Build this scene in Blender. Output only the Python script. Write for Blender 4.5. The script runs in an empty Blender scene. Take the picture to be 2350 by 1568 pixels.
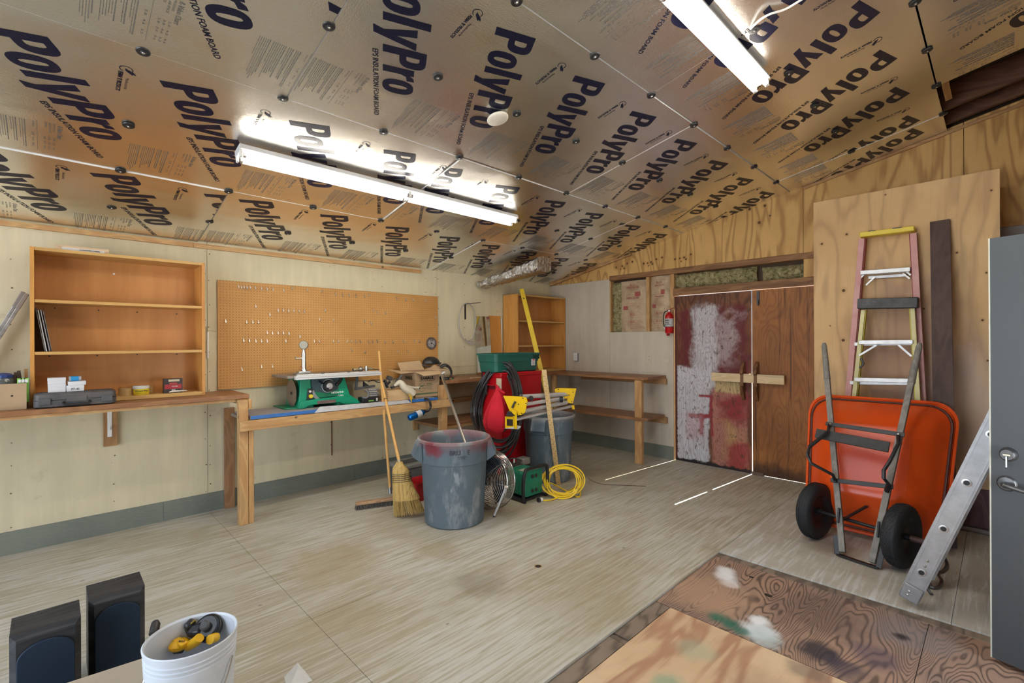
import bpy, bmesh, math, random
from mathutils import Vector, Matrix, noise
random.seed(7)
V = Vector
sc = bpy.context.scene
COL = sc.collection
# ------------------------------------------------------------------ camera
CR = V((0.6972919, 0.7167723, -0.00463361)); CU = V((0.00383971, 0.00272913, 0.9999889)); CF = V((-0.71677699, 0.69730196, 0.0008492))
EYE = V((0, 0, 1.46)); FPX = 1091.75
cam = bpy.data.cameras.new('camera'); cob = bpy.data.objects.new('camera', cam); COL.objects.link(cob)
cam.sensor_width = 36; cam.lens = FPX / 2350 * 36; cam.clip_start = .05
m = Matrix((CR, CU, -CF)).transposed().to_4x4(); m.translation = EYE; cob.matrix_world = m
sc.camera = cob
# ------------------------------------------------------------------ world, sun, exposure
w = bpy.data.worlds.new('world'); sc.world = w; w.use_nodes = True
wn = w.node_tree.nodes; wl = w.node_tree.links
sky = wn.new('ShaderNodeTexSky'); sky.sky_type = 'HOSEK_WILKIE'; sky.turbidity = 3.0; sky.ground_albedo = .4
sky.sun_direction = V((.0875, 1, 1.225)).normalized()
bg = wn['Background']; wl.new(sky.outputs[0], bg.inputs[0]); bg.inputs[1].default_value = 1.5
sun = bpy.data.lights.new('sun', 'SUN'); so = bpy.data.objects.new('sun', sun); COL.objects.link(so)
sun.energy = 26; sun.angle = math.radians(.4); sun.color = (1, .96, .9)
so.rotation_euler = V((.0875, 1, 1.225)).to_track_quat('Z', 'Y').to_euler()
def area(name, loc, d, sx, sy, e, col):
    l = bpy.data.lights.new(name, 'AREA'); l.shape = 'RECTANGLE'; l.size = sx; l.size_y = sy; l.energy = e; l.color = col
    o = bpy.data.objects.new(name, l); COL.objects.link(o); o.location = loc
    o.rotation_euler = V(d).to_track_quat('-Z', 'Z').to_euler(); return o
area('daylight_fill_front', (-1.9, -2.35, 1.25), (0, 1, 0), 3.2, 2.1, 62, (.76, .87, 1))  # area lamp added for daylight through an unseen, assumed opening behind the camera
area('daylight_side_door', (.95, 2.4, 1.05), (-1, 0, 0), .85, 1.95, 26, (.88, .95, 1))
LAMP_E = 18.5
vs = sc.view_settings; vs.view_transform = 'Standard'; vs.look = 'None'; vs.gamma = 1; vs.use_curve_mapping = False; vs.exposure = 0.86
cy = sc.cycles
cy.max_bounces = 5; cy.diffuse_bounces = 4; cy.glossy_bounces = 3; cy.transmission_bounces = 2; cy.sample_clamp_indirect = 6; cy.use_adaptive_sampling = True; cy.adaptive_threshold = .05; cy.light_sampling_threshold = .03; cy.use_denoising = True
# ------------------------------------------------------------------ room numbers
XL, YB, XR, YF = -4.811, 5.506, .86, -2.3
SL, ZC = .2025, 2.335            # the foil ceiling rises from the left wall
NRM = V((SL, 0, -1)).normalized()
def zc(x): return ZC + SL * (x - XL)
QS = math.hypot(1, SL)
def ray(x, y): return CF + CR * ((x - 1175) / FPX) - CU * ((y - 784) / FPX)
def onp(x, y, n, d):
    r = ray(x, y); n = V(n); return EYE + r * ((d - n.dot(EYE)) / n.dot(r))
def fl(x, y, z=0): return onp(x, y, (0, 0, 1), z)
def xp(x, y, X): return onp(x, y, (1, 0, 0), X)
def yp(x, y, Y): return onp(x, y, (0, 1, 0), Y)
def ce(x, y, o=0): return onp(x, y, (-SL, 0, 1), ZC - o - SL * XL)
def dp(x, y, d): return EYE + ray(x, y) * d
# ------------------------------------------------------------------ object helpers
def wloc(o):
    p = V((0, 0, 0))
    while o: p += o.location; o = o.parent
    return p
def tag(o, label=None, cat=None, group=None, kind=None):
    if label: o['label'] = label
    if cat: o['category'] = cat
    if group: o['group'] = group
    if kind: o['kind'] = kind
    return o
def T(name, label, cat, loc, group=None):
    o = bpy.data.objects.new(name, None); o.empty_display_size = .05; COL.objects.link(o); o.location = loc
    return tag(o, label, cat, group)
def S(name, loc=(0, 0, 0), label=None):
    o = bpy.data.objects.new(name, None); COL.objects.link(o); o.location = loc; o['kind'] = 'structure'
    if label: o['label'] = label
    return o
def ctree(o, parent=None, label=None):
    c = o.copy(); COL.objects.link(c); c.parent = parent
    if label: c['label'] = label
    for ch in list(o.children): ctree(ch, c)
    return c
def frame(z, x=None):
    z = V(z).normalized()
    x = V(x) if x is not None else (V((1, 0, 0)) if abs(z.x) < .9 else V((0, 1, 0)))
    x = (x - z * x.dot(z)).normalized(); return x, z.cross(x), z
class B:
    def __init__(s): s.v = []; s.f = []
    def add(s, vs, fs):
        n = len(s.v); s.v += [V(p) for p in vs]; s.f += [tuple(i + n for i in f) for f in fs]; return s
    def box(s, a, b):
        x0, y0, z0 = a; x1, y1, z1 = b
        return s.add([(x0, y0, z0), (x1, y0, z0), (x1, y1, z0), (x0, y1, z0), (x0, y0, z1), (x1, y0, z1), (x1, y1, z1), (x0, y1, z1)],
                     [(0, 3, 2, 1), (4, 5, 6, 7), (0, 1, 5, 4), (1, 2, 6, 5), (2, 3, 7, 6), (3, 0, 4, 7)])
    def obox(s, c, hx, hy, hz):          # centre and three half-axis vectors
        c, hx, hy, hz = V(c), V(hx), V(hy), V(hz)
        return s.add([c - hx - hy - hz, c + hx - hy - hz, c + hx + hy - hz, c - hx + hy - hz, c - hx - hy + hz, c + hx - hy + hz, c + hx + hy + hz, c - hx + hy + hz],
                     [(0, 3, 2, 1), (4, 5, 6, 7), (0, 1, 5, 4), (1, 2, 6, 5), (2, 3, 7, 6), (3, 0, 4, 7)])
    def beam(s, p0, p1, w, h, up=(0, 0, 1)):
        p0, p1 = V(p0), V(p1); d = p1 - p0; y, x, z = frame(d, up)
        return s.obox((p0 + p1) / 2, x * w / 2, y * h / 2, d / 2)
    def cyl(s, p0, p1, r0, r1=None, n=20, caps=True):
        r1 = r0 if r1 is None else r1; p0, p1 = V(p0), V(p1); x, y, z = frame(p1 - p0); vs = []
        for p, r in ((p0, r0), (p1, r1)):
            vs += [p + (x * math.cos(2 * math.pi * i / n) + y * math.sin(2 * math.pi * i / n)) * r for i in range(n)]
        fs = [(i, (i + 1) % n, n + (i + 1) % n, n + i) for i in range(n)]
        if caps: fs += [tuple(reversed(range(n))), tuple(range(n, 2 * n))]
        return s.add(vs, fs)
    def tube(s, pts, r, n=8, closed=False, flat=1.0):
        pts = [V(p) for p in pts]; k = len(pts); vs = []; ref = None
        for i, p in enumerate(pts):
            if closed: t = pts[(i + 1) % k] - pts[i - 1]
            else: t = pts[min(i + 1, k - 1)] - pts[max(i - 1, 0)]
            x, y, z = frame(t, ref); ref = x
            rr = r[i] if isinstance(r, (list, tuple)) else r
            vs += [p + (x * math.cos(2 * math.pi * j / n) + y * math.sin(2 * math.pi * j / n) * flat) * rr for j in range(n)]
        fs = []
        for i in range(k if closed else k - 1):
            a, b = i * n, ((i + 1) % k) * n
            fs += [(a + j, a + (j + 1) % n, b + (j + 1) % n, b + j) for j in range(n)]
        if not closed: fs += [tuple(reversed(range(n))), tuple(range((k - 1) * n, k * n))]
        return s.add(vs, fs)
    def lathe(s, prof, c=(0, 0, 0), ax=(0, 0, 1), n=32, xr=None, caps=False):   # prof: (radius, height)
        c = V(c); x, y, z = frame(ax, xr); vs = []
        for r, h in prof: vs += [c + z * h + (x * math.cos(2 * math.pi * i / n) + y * math.sin(2 * math.pi * i / n)) * max(r, 1e-4) for i in range(n)]
        fs = []
        for k in range(len(prof) - 1): fs += [(k * n + i, k * n + (i + 1) % n, (k + 1) * n + (i + 1) % n, (k + 1) * n + i) for i in range(n)]
        if caps: fs += [tuple(reversed(range(n))), tuple(range((len(prof) - 1) * n, len(prof) * n))]
        return s.add(vs, fs)
    def prism(s, pts, off):
        pts = [V(p) for p in pts]; off = V(off); n = len(pts)
        return s.add(pts + [p + off for p in pts], [tuple(reversed(range(n))), tuple(range(n, 2 * n))] + [(i, (i + 1) % n, n + (i + 1) % n, n + i) for i in range(n)])
    def loft(s, rings, closed=True, caps=True):
        n = len(rings[0]); vs = [p for r in rings for p in r]; fs = []
        for k in range(len(rings) - 1): fs += [(k * n + i, k * n + (i + 1) % n, (k + 1) * n + (i + 1) % n, (k + 1) * n + i) for i in range(n if closed else n - 1)]
        if caps: fs += [tuple(reversed(range(n))), tuple(range((len(rings) - 1) * n, len(rings) * n))]
        return s.add(vs, fs)
    def grid(s, fn, nu, nv):
        vs = [fn(i / nu, j / nv) for j in range(nv + 1) for i in range(nu + 1)]
        return s.add(vs, [(j * (nu + 1) + i, j * (nu + 1) + i + 1, (j + 1) * (nu + 1) + i + 1, (j + 1) * (nu + 1) + i) for j in range(nv) for i in range(nu)])
    def sphere(s, c, r, n=16, sc_=(1, 1, 1)):
        c = V(c); return s.add([c + V((math.sin(math.pi * j / (n // 2)) * math.cos(2 * math.pi * i / n) * r * sc_[0], math.sin(math.pi * j / (n // 2)) * math.sin(2 * math.pi * i / n) * r * sc_[1], math.cos(math.pi * j / (n // 2)) * r * sc_[2])) for j in range(n // 2 + 1) for i in range(n)],
                     [(j * n + i, (j + 1) * n + i, (j + 1) * n + (i + 1) % n, j * n + (i + 1) % n) for j in range(n // 2) for i in range(n)])
    def ob(s, name, mat, parent=None, bev=0, smooth=True, kind=None, label=None, solid=0, fix=True):
        off = wloc(parent) if parent else V((0, 0, 0))
        me = bpy.data.meshes.new(name); me.from_pydata([p - off for p in s.v], [], s.f); me.validate()
        if fix:
            bm = bmesh.new(); bm.from_mesh(me); bmesh.ops.recalc_face_normals(bm, faces=bm.faces); bm.to_mesh(me); bm.free()
        me.materials.append(mat)
        if smooth: me.shade_smooth(); me.set_sharp_from_angle(angle=math.radians(38))
        o = bpy.data.objects.new(name, me); COL.objects.link(o); o.parent = parent
        if solid: md = o.modifiers.new('s', 'SOLIDIFY'); md.thickness = solid; md.offset = 0
        if bev: md = o.modifiers.new('b', 'BEVEL'); md.width = bev; md.segments = 2; md.limit_method = 'ANGLE'; md.harden_normals = False
        if kind: o['kind'] = kind
        if label: o['label'] = label
        return o
def rrect(c, hx, hy, x, y, r, n=5):      # rounded rectangle ring in 3-D
    c, x, y = V(c), V(x), V(y); out = []
    for sx, sy, a0 in ((1, 1, 0), (-1, 1, 90), (-1, -1, 180), (1, -1, 270)):
        for k in range(n + 1):
            a = math.radians(a0 + 90 * k / n)
            out.append(c + x * (sx * (hx - r) + r * math.cos(a)) + y * (sy * (hy - r) + r * math.sin(a)))
    return out
def spline(pts, n=8, closed=False):
    pts = [V(p) for p in pts]; k = len(pts); out = []
    for i in range(k if closed else k - 1):
        if closed: a, b, c, d = pts[i - 1], pts[i], pts[(i + 1) % k], pts[(i + 2) % k]
        else: a, b, c, d = pts[max(i - 1, 0)], pts[i], pts[i + 1], pts[min(i + 2, k - 1)]
        for j in range(n):
            t = j / n; out.append(.5 * ((2 * b) + (c - a) * t + (2 * a - 5 * b + 4 * c - d) * t * t + (3 * b - a - 3 * c + d) * t ** 3))
    if not closed: out.append(pts[-1])
    return out
def fill2d(polys):                        # outlines with holes -> flat triangles, through a filled 2-D curve
    cu = bpy.data.curves.new('t', 'CURVE'); cu.dimensions = '2D'; cu.fill_mode = 'BOTH'
    for p in polys:
        sp = cu.splines.new('POLY'); sp.points.add(len(p) - 1); sp.use_cyclic_u = True
        for q, (x, y) in zip(sp.points, p): q.co = (x, y, 0, 1)
    return _tomesh(cu)
def _tomesh(cu):
    o = bpy.data.objects.new('t', cu); COL.objects.link(o); dg = bpy.context.evaluated_depsgraph_get(); dg.update()
    ev = o.evaluated_get(dg); me = ev.to_mesh(); r = ([v.co.copy() for v in me.vertices], [tuple(p.vertices) for p in me.polygons]); ev.to_mesh_clear()
    bpy.data.objects.remove(o); bpy.data.curves.remove(cu); return r
def text2d(body, bold=0.0, sp=1.0, align='LEFT'):
    cu = bpy.data.curves.new('t', 'FONT'); cu.body = body; cu.fill_mode = 'FRONT'; cu.offset = bold; cu.space_character = sp; cu.resolution_u = 2; cu.align_x = align; cu.size = 1
    return _tomesh(cu)
def put(b, vf, o, ex, ey, fit=None, h=None, shear=0, lift=None):   # lay flat lettering on a plane: fit = width, h = cap height (font units .7)
    vs, fs = vf; o, ex, ey = V(o), V(ex).normalized(), V(ey).normalized()
    x0 = min(p.x for p in vs); x1 = max(p.x for p in vs)
    kx = fit / (x1 - x0) if fit else h / .7; ky = h / .7 if h else kx
    b.add([o + ex * ((p.x - (x0 if fit else 0)) * kx + shear * p.y * ky) + ey * p.y * ky + (V(lift) if lift else V((0, 0, 0))) for p in vs], fs); return b
# ------------------------------------------------------------------ materials
MC = {}
def nt(name):
    m = bpy.data.materials.new(name); m.use_nodes = True; n = m.node_tree.nodes; l = m.node_tree.links
    return m, n, l, n['Principled BSDF']
def N(n, l, t, **k):
    d = n.new('ShaderNode' + t)
    for a, b in k.items():
        if a.startswith('i_'):
            s = d.inputs[int(a[2:])] if a[2:].isdigit() else d.inputs[a[2:].replace('_', ' ')]
            if isinstance(b, bpy.types.NodeSocket): l.new(b, s)
            else: s.default_value = b
        else: setattr(d, a, b)
    return d
def Mth(n, l, op, a, b=0, c=None, clamp=False):
    d = n.new('ShaderNodeMath'); d.operation = op; d.use_clamp = clamp
    for i, q in enumerate((a, b) if c is None else (a, b, c)):
        if isinstance(q, bpy.types.NodeSocket): l.new(q, d.inputs[i])
        else: d.inputs[i].default_value = q
    return d.outputs[0]
def Mix(n, l, f, a, b, bt='MIX'):
    d = n.new('ShaderNodeMix'); d.data_type = 'RGBA'; d.blend_type = bt
    for s, q in ((d.inputs[0], f), (d.inputs[6], a), (d.inputs[7], b)):
        if isinstance(q, bpy.types.NodeSocket): l.new(q, s)
        elif isinstance(q, (int, float)): s.default_value = q
        else: s.default_value = (*q, 1) if len(q) == 3 else q
    return d.outputs[2]
def Ramp(n, l, f, stops):
    d = n.new('ShaderNodeValToRGB'); l.new(f, d.inputs[0]); e = d.color_ramp.elements
    while len(e) < len(stops): e.new(.5)
    for q, (p, c) in zip(e, stops): q.position = p; q.color = (*c, 1) if len(c) == 3 else c
    return d.outputs[0]
def coords(n, l, scale=(1, 1, 1), rot=(0, 0, 0), loc=(0, 0, 0), src='Object'):
    tc = n.new('ShaderNodeTexCoord'); mp = n.new('ShaderNodeMapping'); l.new(tc.outputs[src], mp.inputs[0])
    mp.inputs[1].default_value = loc; mp.inputs[2].default_value = rot; mp.inputs[3].default_value = scale; return mp.outputs[0]
def Ns(n, l, v, scale, detail=3, rough=.5, dist=0):
    d = n.new('ShaderNodeTexNoise'); l.new(v, d.inputs['Vector']); d.inputs['Scale'].default_value = scale; d.inputs['Detail'].default_value = detail
    d.inputs['Roughness'].default_value = rough; d.inputs['Distortion'].default_value = dist; return d.outputs[0]
def bump(n, l, p, h, s=.2, dist=.01):
    d = n.new('ShaderNodeBump'); l.new(h, d.inputs['Height']); d.inputs['Strength'].default_value = s; d.inputs['Distance'].default_value = dist; l.new(d.outputs[0], p.inputs['Normal']); return d
def sm(n, l, v, a, b):                     # smoothstep
    d = n.new('ShaderNodeMapRange'); d.interpolation_type = 'SMOOTHSTEP'; l.new(v, d.inputs[0]); d.inputs[1].default_value = a; d.inputs[2].default_value = b; return d.outputs[0]
def plain(name, col, rough=.5, metal=0, var=.08, bmp=0, scale=8, spec=.5, col2=None, trans=0, alpha=1):
    if name in MC: return MC[name]
    m, n, l, p = nt(name); c = coords(n, l); f = Ns(n, l, c, scale, 4, .6)
    c2 = col2 or tuple(max(0, q * (1 - var * 2.2)) for q in col)
    l.new(Ramp(n, l, f, [(.3, c2), (.68, col)]), p.inputs['Base Color'])
    p.inputs['Roughness'].default_value = rough; p.inputs['Metallic'].default_value = metal; p.inputs['Specular IOR Level'].default_value = spec
    if trans: p.inputs['Transmission Weight'].default_value = trans
    if bmp: bump(n, l, p, Ns(n, l, c, scale * 12, 2), bmp, .002)
    MC[name] = m; return m
AX = {'x': (1, 14, 14), 'y': (14, 1, 14), 'z': (14, 14, 1)}
def wood(name, a, b, axis='z', rough=.55, k=1.0, knots=False, ring=.45, spec=.4, dirt=0):
    if name in MC: return MC[name]
    m, n, l, p = nt(name); s = AX[axis]; c = coords(n, l, tuple(q * k for q in s)); n1 = Ns(n, l, c, 1.6, 5, .65, .3)
    c2 = coords(n, l, tuple(q * k * (.9 if q == 1 else .28) for q in s)); n2 = Ns(n, l, c2, 1.1, 2, .5, .2)
    sn = Mth(n, l, 'SINE', Mth(n, l, 'MULTIPLY', n2, 52.0)); rg = Mth(n, l, 'MULTIPLY', Mth(n, l, 'POWER', Mth(n, l, 'MULTIPLY_ADD', sn, .5, .5), 2.5), ring)
    f = Mth(n, l, 'ADD', Mth(n, l, 'MULTIPLY', n1, 1 - ring * .5), rg)
    col = Ramp(n, l, f, [(.28, b), (.62, a), (.95, tuple(q * .72 for q in a))])
    if knots:
        vo = N(n, l, 'TexVoronoi', i_Vector=coords(n, l, tuple(q * (2.1 if q > 1 else 2.6) for q in [{1: 1, 14: 1.6}[q] for q in s])), i_Scale=1.5)
        kn = sm(n, l, vo.outputs['Distance'], .075, .03); col = Mix(n, l, kn, col, tuple(q * .3 for q in b))
    if dirt:
        dn = Ns(n, l, coords(n, l), 3.2, 6, .7); col = Mix(n, l, Mth(n, l, 'MULTIPLY', sm(n, l, dn, .5, .72), dirt), col, (.045, .035, .03))
    l.new(col, p.inputs['Base Color']); p.inputs['Roughness'].default_value = rough; p.inputs['Specular IOR Level'].default_value = spec
    bump(n, l, p, f, .12, .002); MC[name] = m; return m
def ply(name, a, b, line, axis='z', freq=70, rough=.6, lw_=.35, stain=None, knots=0, off=(0, 0, 0), scale=1.0, mott=.5, spec=.3):
    """rotary-cut plywood: contour lines of a stretched noise"""
    if name in MC: return MC[name]
    m, n, l, p = nt(name); s = {'x': (.5, 2.2, 2.2), 'y': (2.2, .5, 2.2), 'z': (2.2, 2.2, .5)}[axis]
    c = coords(n, l, tuple(q * scale for q in s), loc=off); n1 = Ns(n, l, c, 1.25, 2.5, .45, .35)
    fine = Ns(n, l, coords(n, l, tuple(70 if q > 1 else 3 for q in s)), 1.0, 3, .6)
    arg = Mth(n, l, 'ADD', Mth(n, l, 'MULTIPLY', n1, freq), Mth(n, l, 'MULTIPLY', fine, 1.3)); sn = Mth(n, l, 'MULTIPLY_ADD', Mth(n, l, 'SINE', arg), .5, .5)
    ln = Mth(n, l, 'MULTIPLY', Mth(n, l, 'POWER', sn, 3.0), lw_)
    big = Ns(n, l, coords(n, l, loc=off), 1.7, 4, .6)
    col = Mix(n, l, sm(n, l, big, .5 - mott * .3, .5 + mott * .3), a, b); col = Mix(n, l, ln, col, line)
    col = Mix(n, l, Mth(n, l, 'MULTIPLY', sm(n, l, fine, .55, .8), .25), col, line)
    if knots:
        vo = N(n, l, 'TexVoronoi', i_Vector=coords(n, l, (1.0, 1.0, .8), loc=off), i_Scale=knots); d = vo.outputs['Distance']
        kn = sm(n, l, d, .06, .035); col = Mix(n, l, kn, col, tuple(q * .35 for q in line))
        rg = Mth(n, l, 'MULTIPLY', Mth(n, l, 'MULTIPLY_ADD', Mth(n, l, 'SINE', Mth(n, l, 'MULTIPLY', d, 190)), .5, .5), sm(n, l, d, .2, .05)); col = Mix(n, l, Mth(n, l, 'MULTIPLY', rg, .45), col, line)
    if stain: col = stain(n, l, col)
    l.new(col, p.inputs['Base Color']); p.inputs['Roughness'].default_value = rough; p.inputs['Specular IOR Level'].default_value = spec
    bump(n, l, p, Mth(n, l, 'ADD', ln, fine), .1, .002); MC[name] = m; return m
def emis(name, col, e):
    if name in MC: return MC[name]
    m, n, l, p = nt(name); p.inputs['Base Color'].default_value = (.9, .9, .9, 1); p.inputs['Emission Color'].default_value = (*col, 1); p.inputs['Emission Strength'].default_value = e; MC[name] = m; return m
def blot(n, l, col, P, r, c2, amt=1.0, noise_=.5, sc_=9, ax=(1, 1, 1)):       # a stain or painted-in tone with a place of its own (object coordinates)
    v = coords(n, l, ax); d = N(n, l, 'VectorMath', operation='DISTANCE'); l.new(v, d.inputs[0]); d.inputs[1].default_value = tuple(q * a for q, a in zip(P, ax))
    q = Mth(n, l, 'MULTIPLY_ADD', Ns(n, l, v, sc_, 4, .6), r * 2 * noise_, Mth(n, l, 'SUBTRACT', d.outputs['Value'], r * noise_))
    return Mix(n, l, Mth(n, l, 'MULTIPLY', sm(n, l, q, r, r * .35), amt), col, c2)
# ------------------------------------------------------------------ shared materials
def foil_mat(name, print_=False, wr=0):
    m, n, l, p = nt(name); c = coords(n, l)
    f1 = Ns(n, l, coords(n, l, (1, .55, 1)), 1.9, 2, .5, .4); f2 = Ns(n, l, coords(n, l, (150, 12, 60)), 1, 2, .6); f3 = Ns(n, l, c, 160, 2, .5)
    b1 = N(n, l, 'Bump'); l.new(f1, b1.inputs['Height']); b1.inputs['Strength'].default_value = 1; b1.inputs['Distance'].default_value = .022
    b2 = N(n, l, 'Bump'); l.new(Mth(n, l, 'ADD', Mth(n, l, 'MULTIPLY', f2, .5), f3), b2.inputs['Height']); b2.inputs['Strength'].default_value = .5; b2.inputs['Distance'].default_value = .0016
    l.new(b1.outputs[0], b2.inputs['Normal'])
    if wr:
        b3 = N(n, l, 'Bump'); l.new(Ns(n, l, c, 22, 4, .7, 1), b3.inputs['Height']); b3.inputs['Strength'].default_value = .9; b3.inputs['Distance'].default_value = .02
        l.new(b2.outputs[0], b3.inputs['Normal']); b2 = b3
    l.new(b2.outputs[0], p.inputs['Normal'])
    if print_:
        p.inputs['Base Color'].default_value = (.007, .008, .026, 1); p.inputs['Metallic'].default_value = 0; p.inputs['Roughness'].default_value = .3; p.inputs['Specular IOR Level'].default_value = .3
    else:
        sp = sm(n, l, Ns(n, l, c, 70, 1, .5), .72, .76)
        l.new(Mix(n, l, sp, (.88, .87, .845), (.98, .98, .98)), p.inputs['Base Color']); p.inputs['Metallic'].default_value = 1; p.inputs['Roughness'].default_value = .27
    return m
FOIL = foil_mat('foil'); INK = foil_mat('navy_ink', True); FINE = plain('fine_print_ink', (.30, .29, .28), .35, .7); FOILW = foil_mat('crumpled_foil', wr=1); [setattr(q_, 'default_value', (.62, .60, .57, 1)) for q_ in (FOILW.node_tree.nodes['Mix'].inputs[6],)]
FOAM = plain('white_foam', (.93, .92, .90), .8)
def stainA(n, l, col):      # light OSB floor: worn streaks along the room, brown scuffs
    c = coords(n, l, (46, 2.0, 1)); st = Ns(n, l, c, 1.3, 5, .66, .5); big_ = Ns(n, l, coords(n, l, (.9, .9, 1), loc=(4, 2, 0)), 1.3, 3, .6); col = Mix(n, l, sm(n, l, Mth(n, l, 'ADD', st, Mth(n, l, 'MULTIPLY', big_, .35)), .55, .80), col, (.55, .535, .485))
    b = Ns(n, l, coords(n, l, (1.3, .7, 1)), 1.1, 4, .6); col = Mix(n, l, Mth(n, l, 'MULTIPLY', sm(n, l, b, .46, .66), .5), col, (.32, .27, .165))
    col = blot(n, l, col, (-2.2, 1.86, 0), .22, (.20, .17, .12), .45); col = blot(n, l, col, (-3.1, 1.35, 0), .42, (.34, .27, .15), .5)
    col = blot(n, l, col, (-2.75, 1.95, 0), .2, (.33, .27, .16), .5); col = blot(n, l, col, (-2.45, 1.1, 0), .25, (.36, .30, .2), .4)
    sp = N(n, l, 'TexVoronoi', i_Vector=coords(n, l, (1, .6, 1)), i_Scale=5.0); col = Mix(n, l, Mth(n, l, 'MULTIPLY', sm(n, l, sp.outputs['Distance'], .05, .02), .6), col, (.10, .06, .04))
    return col
FLOOR = ply('pale_floor_board', (.43, .385, .285), (.36, .315, .215), (.24, .20, .125), 'y', 60, .5, .16, stainA, scale=1.4, mott=.6)
def stainF(n, l, col):
    c = coords(n, l, (26, 1.7, 1)); st = Ns(n, l, c, 1.3, 4, .62, .6); col = Mix(n, l, Mth(n, l, 'MULTIPLY', sm(n, l, st, .47, .64), .9), col, (.62, .62, .60))
    col = blot(n, l, col, (-.85, 3.95, 0), .22, (.22, .15, .10), .5); return col
FLOOR2 = ply('pale_floor_board_worn', (.52, .49, .43), (.44, .41, .35), (.28, .25, .2), 'x', 50, .5, .15, stainF, scale=1.3)
def stainD(n, l, col):
    for P, r, c, a in (((-1.24, 3.1, 0), .08, (.80, .81, .83), .9), ((-1.2, 3.02, 0), .09, (.8, .81, .83), .95), ((-1.15, 2.95, 0), .07, (.8, .81, .83), .8), ((-.86, 2.58, 0), .12, (.66, .72, .74), .9), ((-.9, 2.67, 0), .07, (.8, .82, .83), .9), ((-.82, 2.52, 0), .1, (.5, .6, .6), .6),
                       ((-1.06, 2.545, 0), .075, (.03, .15, .10), .9), ((-.99, 2.53, 0), .07, (.03, .14, .10), .9), ((-.93, 2.51, 0), .06, (.04, .16, .12), .8), ((-.60, 2.60, 0), .13, (.03, .03, .04), .85), ((-.5, 2.55, 0), .12, (.06, .05, .07), .7),
                       ((-.42, 2.75, 0), .14, (.10, .07, .10), .6), ((-.7, 2.95, 0), .3, (.12, .08, .07), .5), ((-.3, 3.1, 0), .25, (.2, .18, .18), .6), ((-1.2, 2.75, 0), .3, (.52, .33, .21), .55), ((-.35, 3.03, 0), .05, (.02, .015, .02), .9)):
        col = blot(n, l, col, P, r, c, a)
    return col
DARKPLY = ply('weathered_brown_plywood', (.37, .235, .165), (.27, .185, .15), (.06, .04, .035), 'y', 330, .6, .75, stainD, scale=1.25, knots=.9)
def stainP(n, l, col):
    for P, r, c, a in (((-1.02, 2.2, 0), .12, (.30, .42, .30), .4), ((-.6, 2.42, 0), .12, (.16, .12, .1), .6), ((-1.0, 1.9, 0), .1, (.1, .35, .25), .5), ((-.7, 2.1, 0), .22, (.26, .17, .12), .35)):
        col = blot(n, l, col, P, r, c, a)
    return col
PATCH = ply('yellow_plywood_patch', (.68, .50, .32), (.60, .42, .26), (.36, .17, .10), 'y', 26, .55, .75, stainP, scale=1.9, knots=2.6)
GREYWOOD = ply('grey_weathered_strip', (.27, .21, .16), (.20, .155, .12), (.06, .045, .035), 'y', 60, .65, .6, scale=1.4)
def paint_wall(name, a, b):
    m, n, l, p = nt(name); c = coords(n, l); st = Ns(n, l, coords(n, l, (6, 6, .7)), 2.2, 4, .6); big = Ns(n, l, c, .9, 3, .6)
    col = Mix(n, l, sm(n, l, Mth(n, l, 'ADD', Mth(n, l, 'MULTIPLY', st, .4), Mth(n, l, 'MULTIPLY', big, .6)), .35, .65), b, a)
    v = N(n, l, 'TexVoronoi', i_Vector=c, i_Scale=4.5); col = Mix(n, l, Mth(n, l, 'MULTIPLY', sm(n, l, v.outputs['Distance'], .03, .015), .7), col, (.13, .09, .06))
    g = Ns(n, l, coords(n, l, (1, 1, 1), loc=(3, 1, 7)), 5, 5, .7); col = Mix(n, l, Mth(n, l, 'MULTIPLY', sm(n, l, g, .60, .72), .25), col, (.30, .25, .18))
    l.new(col, p.inputs['Base Color']); p.inputs['Roughness'].default_value = .6; p.inputs['Specular IOR Level'].default_value = .3
    bump(n, l, p, st, .06, .003); return m
WALLP = paint_wall('cream_painted_board', (.70, .625, .435), (.585, .525, .36)); WALLG = paint_wall('beige_painted_board', (.64, .57, .46), (.54, .475, .385))
BASE = ply('grey_green_painted_board', (.205, .22, .185), (.15, .168, .143), (.29, .31, .265), 'y', 160, .6, .16, scale=3, mott=.8)
def spots(P, r, c2, ring=0):
    def f(n, l, col):
        v = coords(n, l)
        for q in P:
            d = N(n, l, 'VectorMath', operation='DISTANCE'); l.new(v, d.inputs[0]); d.inputs[1].default_value = tuple(q[:3]); rr = r * q[3]
            if ring: col = Mix(n, l, Mth(n, l, 'MULTIPLY', sm(n, l, d.outputs['Value'], rr * 2.6, rr), .35), col, ring)
            col = Mix(n, l, sm(n, l, d.outputs['Value'], rr, rr * .6), col, c2)
        return col
    return f
GK = [tuple(yp(x, y, YB)) + (k,) for x, y, k in ((1414, 614, 1), (1428, 611, 1), (1432, 616, .9), (1424, 618, .6), (1439, 605, .9), (1451, 601, .9), (1477, 605, 1), (1486, 604, .8), (1494, 602, 1), (1497, 606, .9), (1488, 610, .6), (1506, 595, .9), (1519, 591, .9), (1549, 595, 1), (1560, 593, .8), (1570, 591, 1), (1574, 595, .9), (1563, 600, .6), (1585, 584, .9), (1720, 480, 1.1), (1755, 472, 1.1), (1742, 511, 1.2), (1767, 495, .7))]
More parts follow.
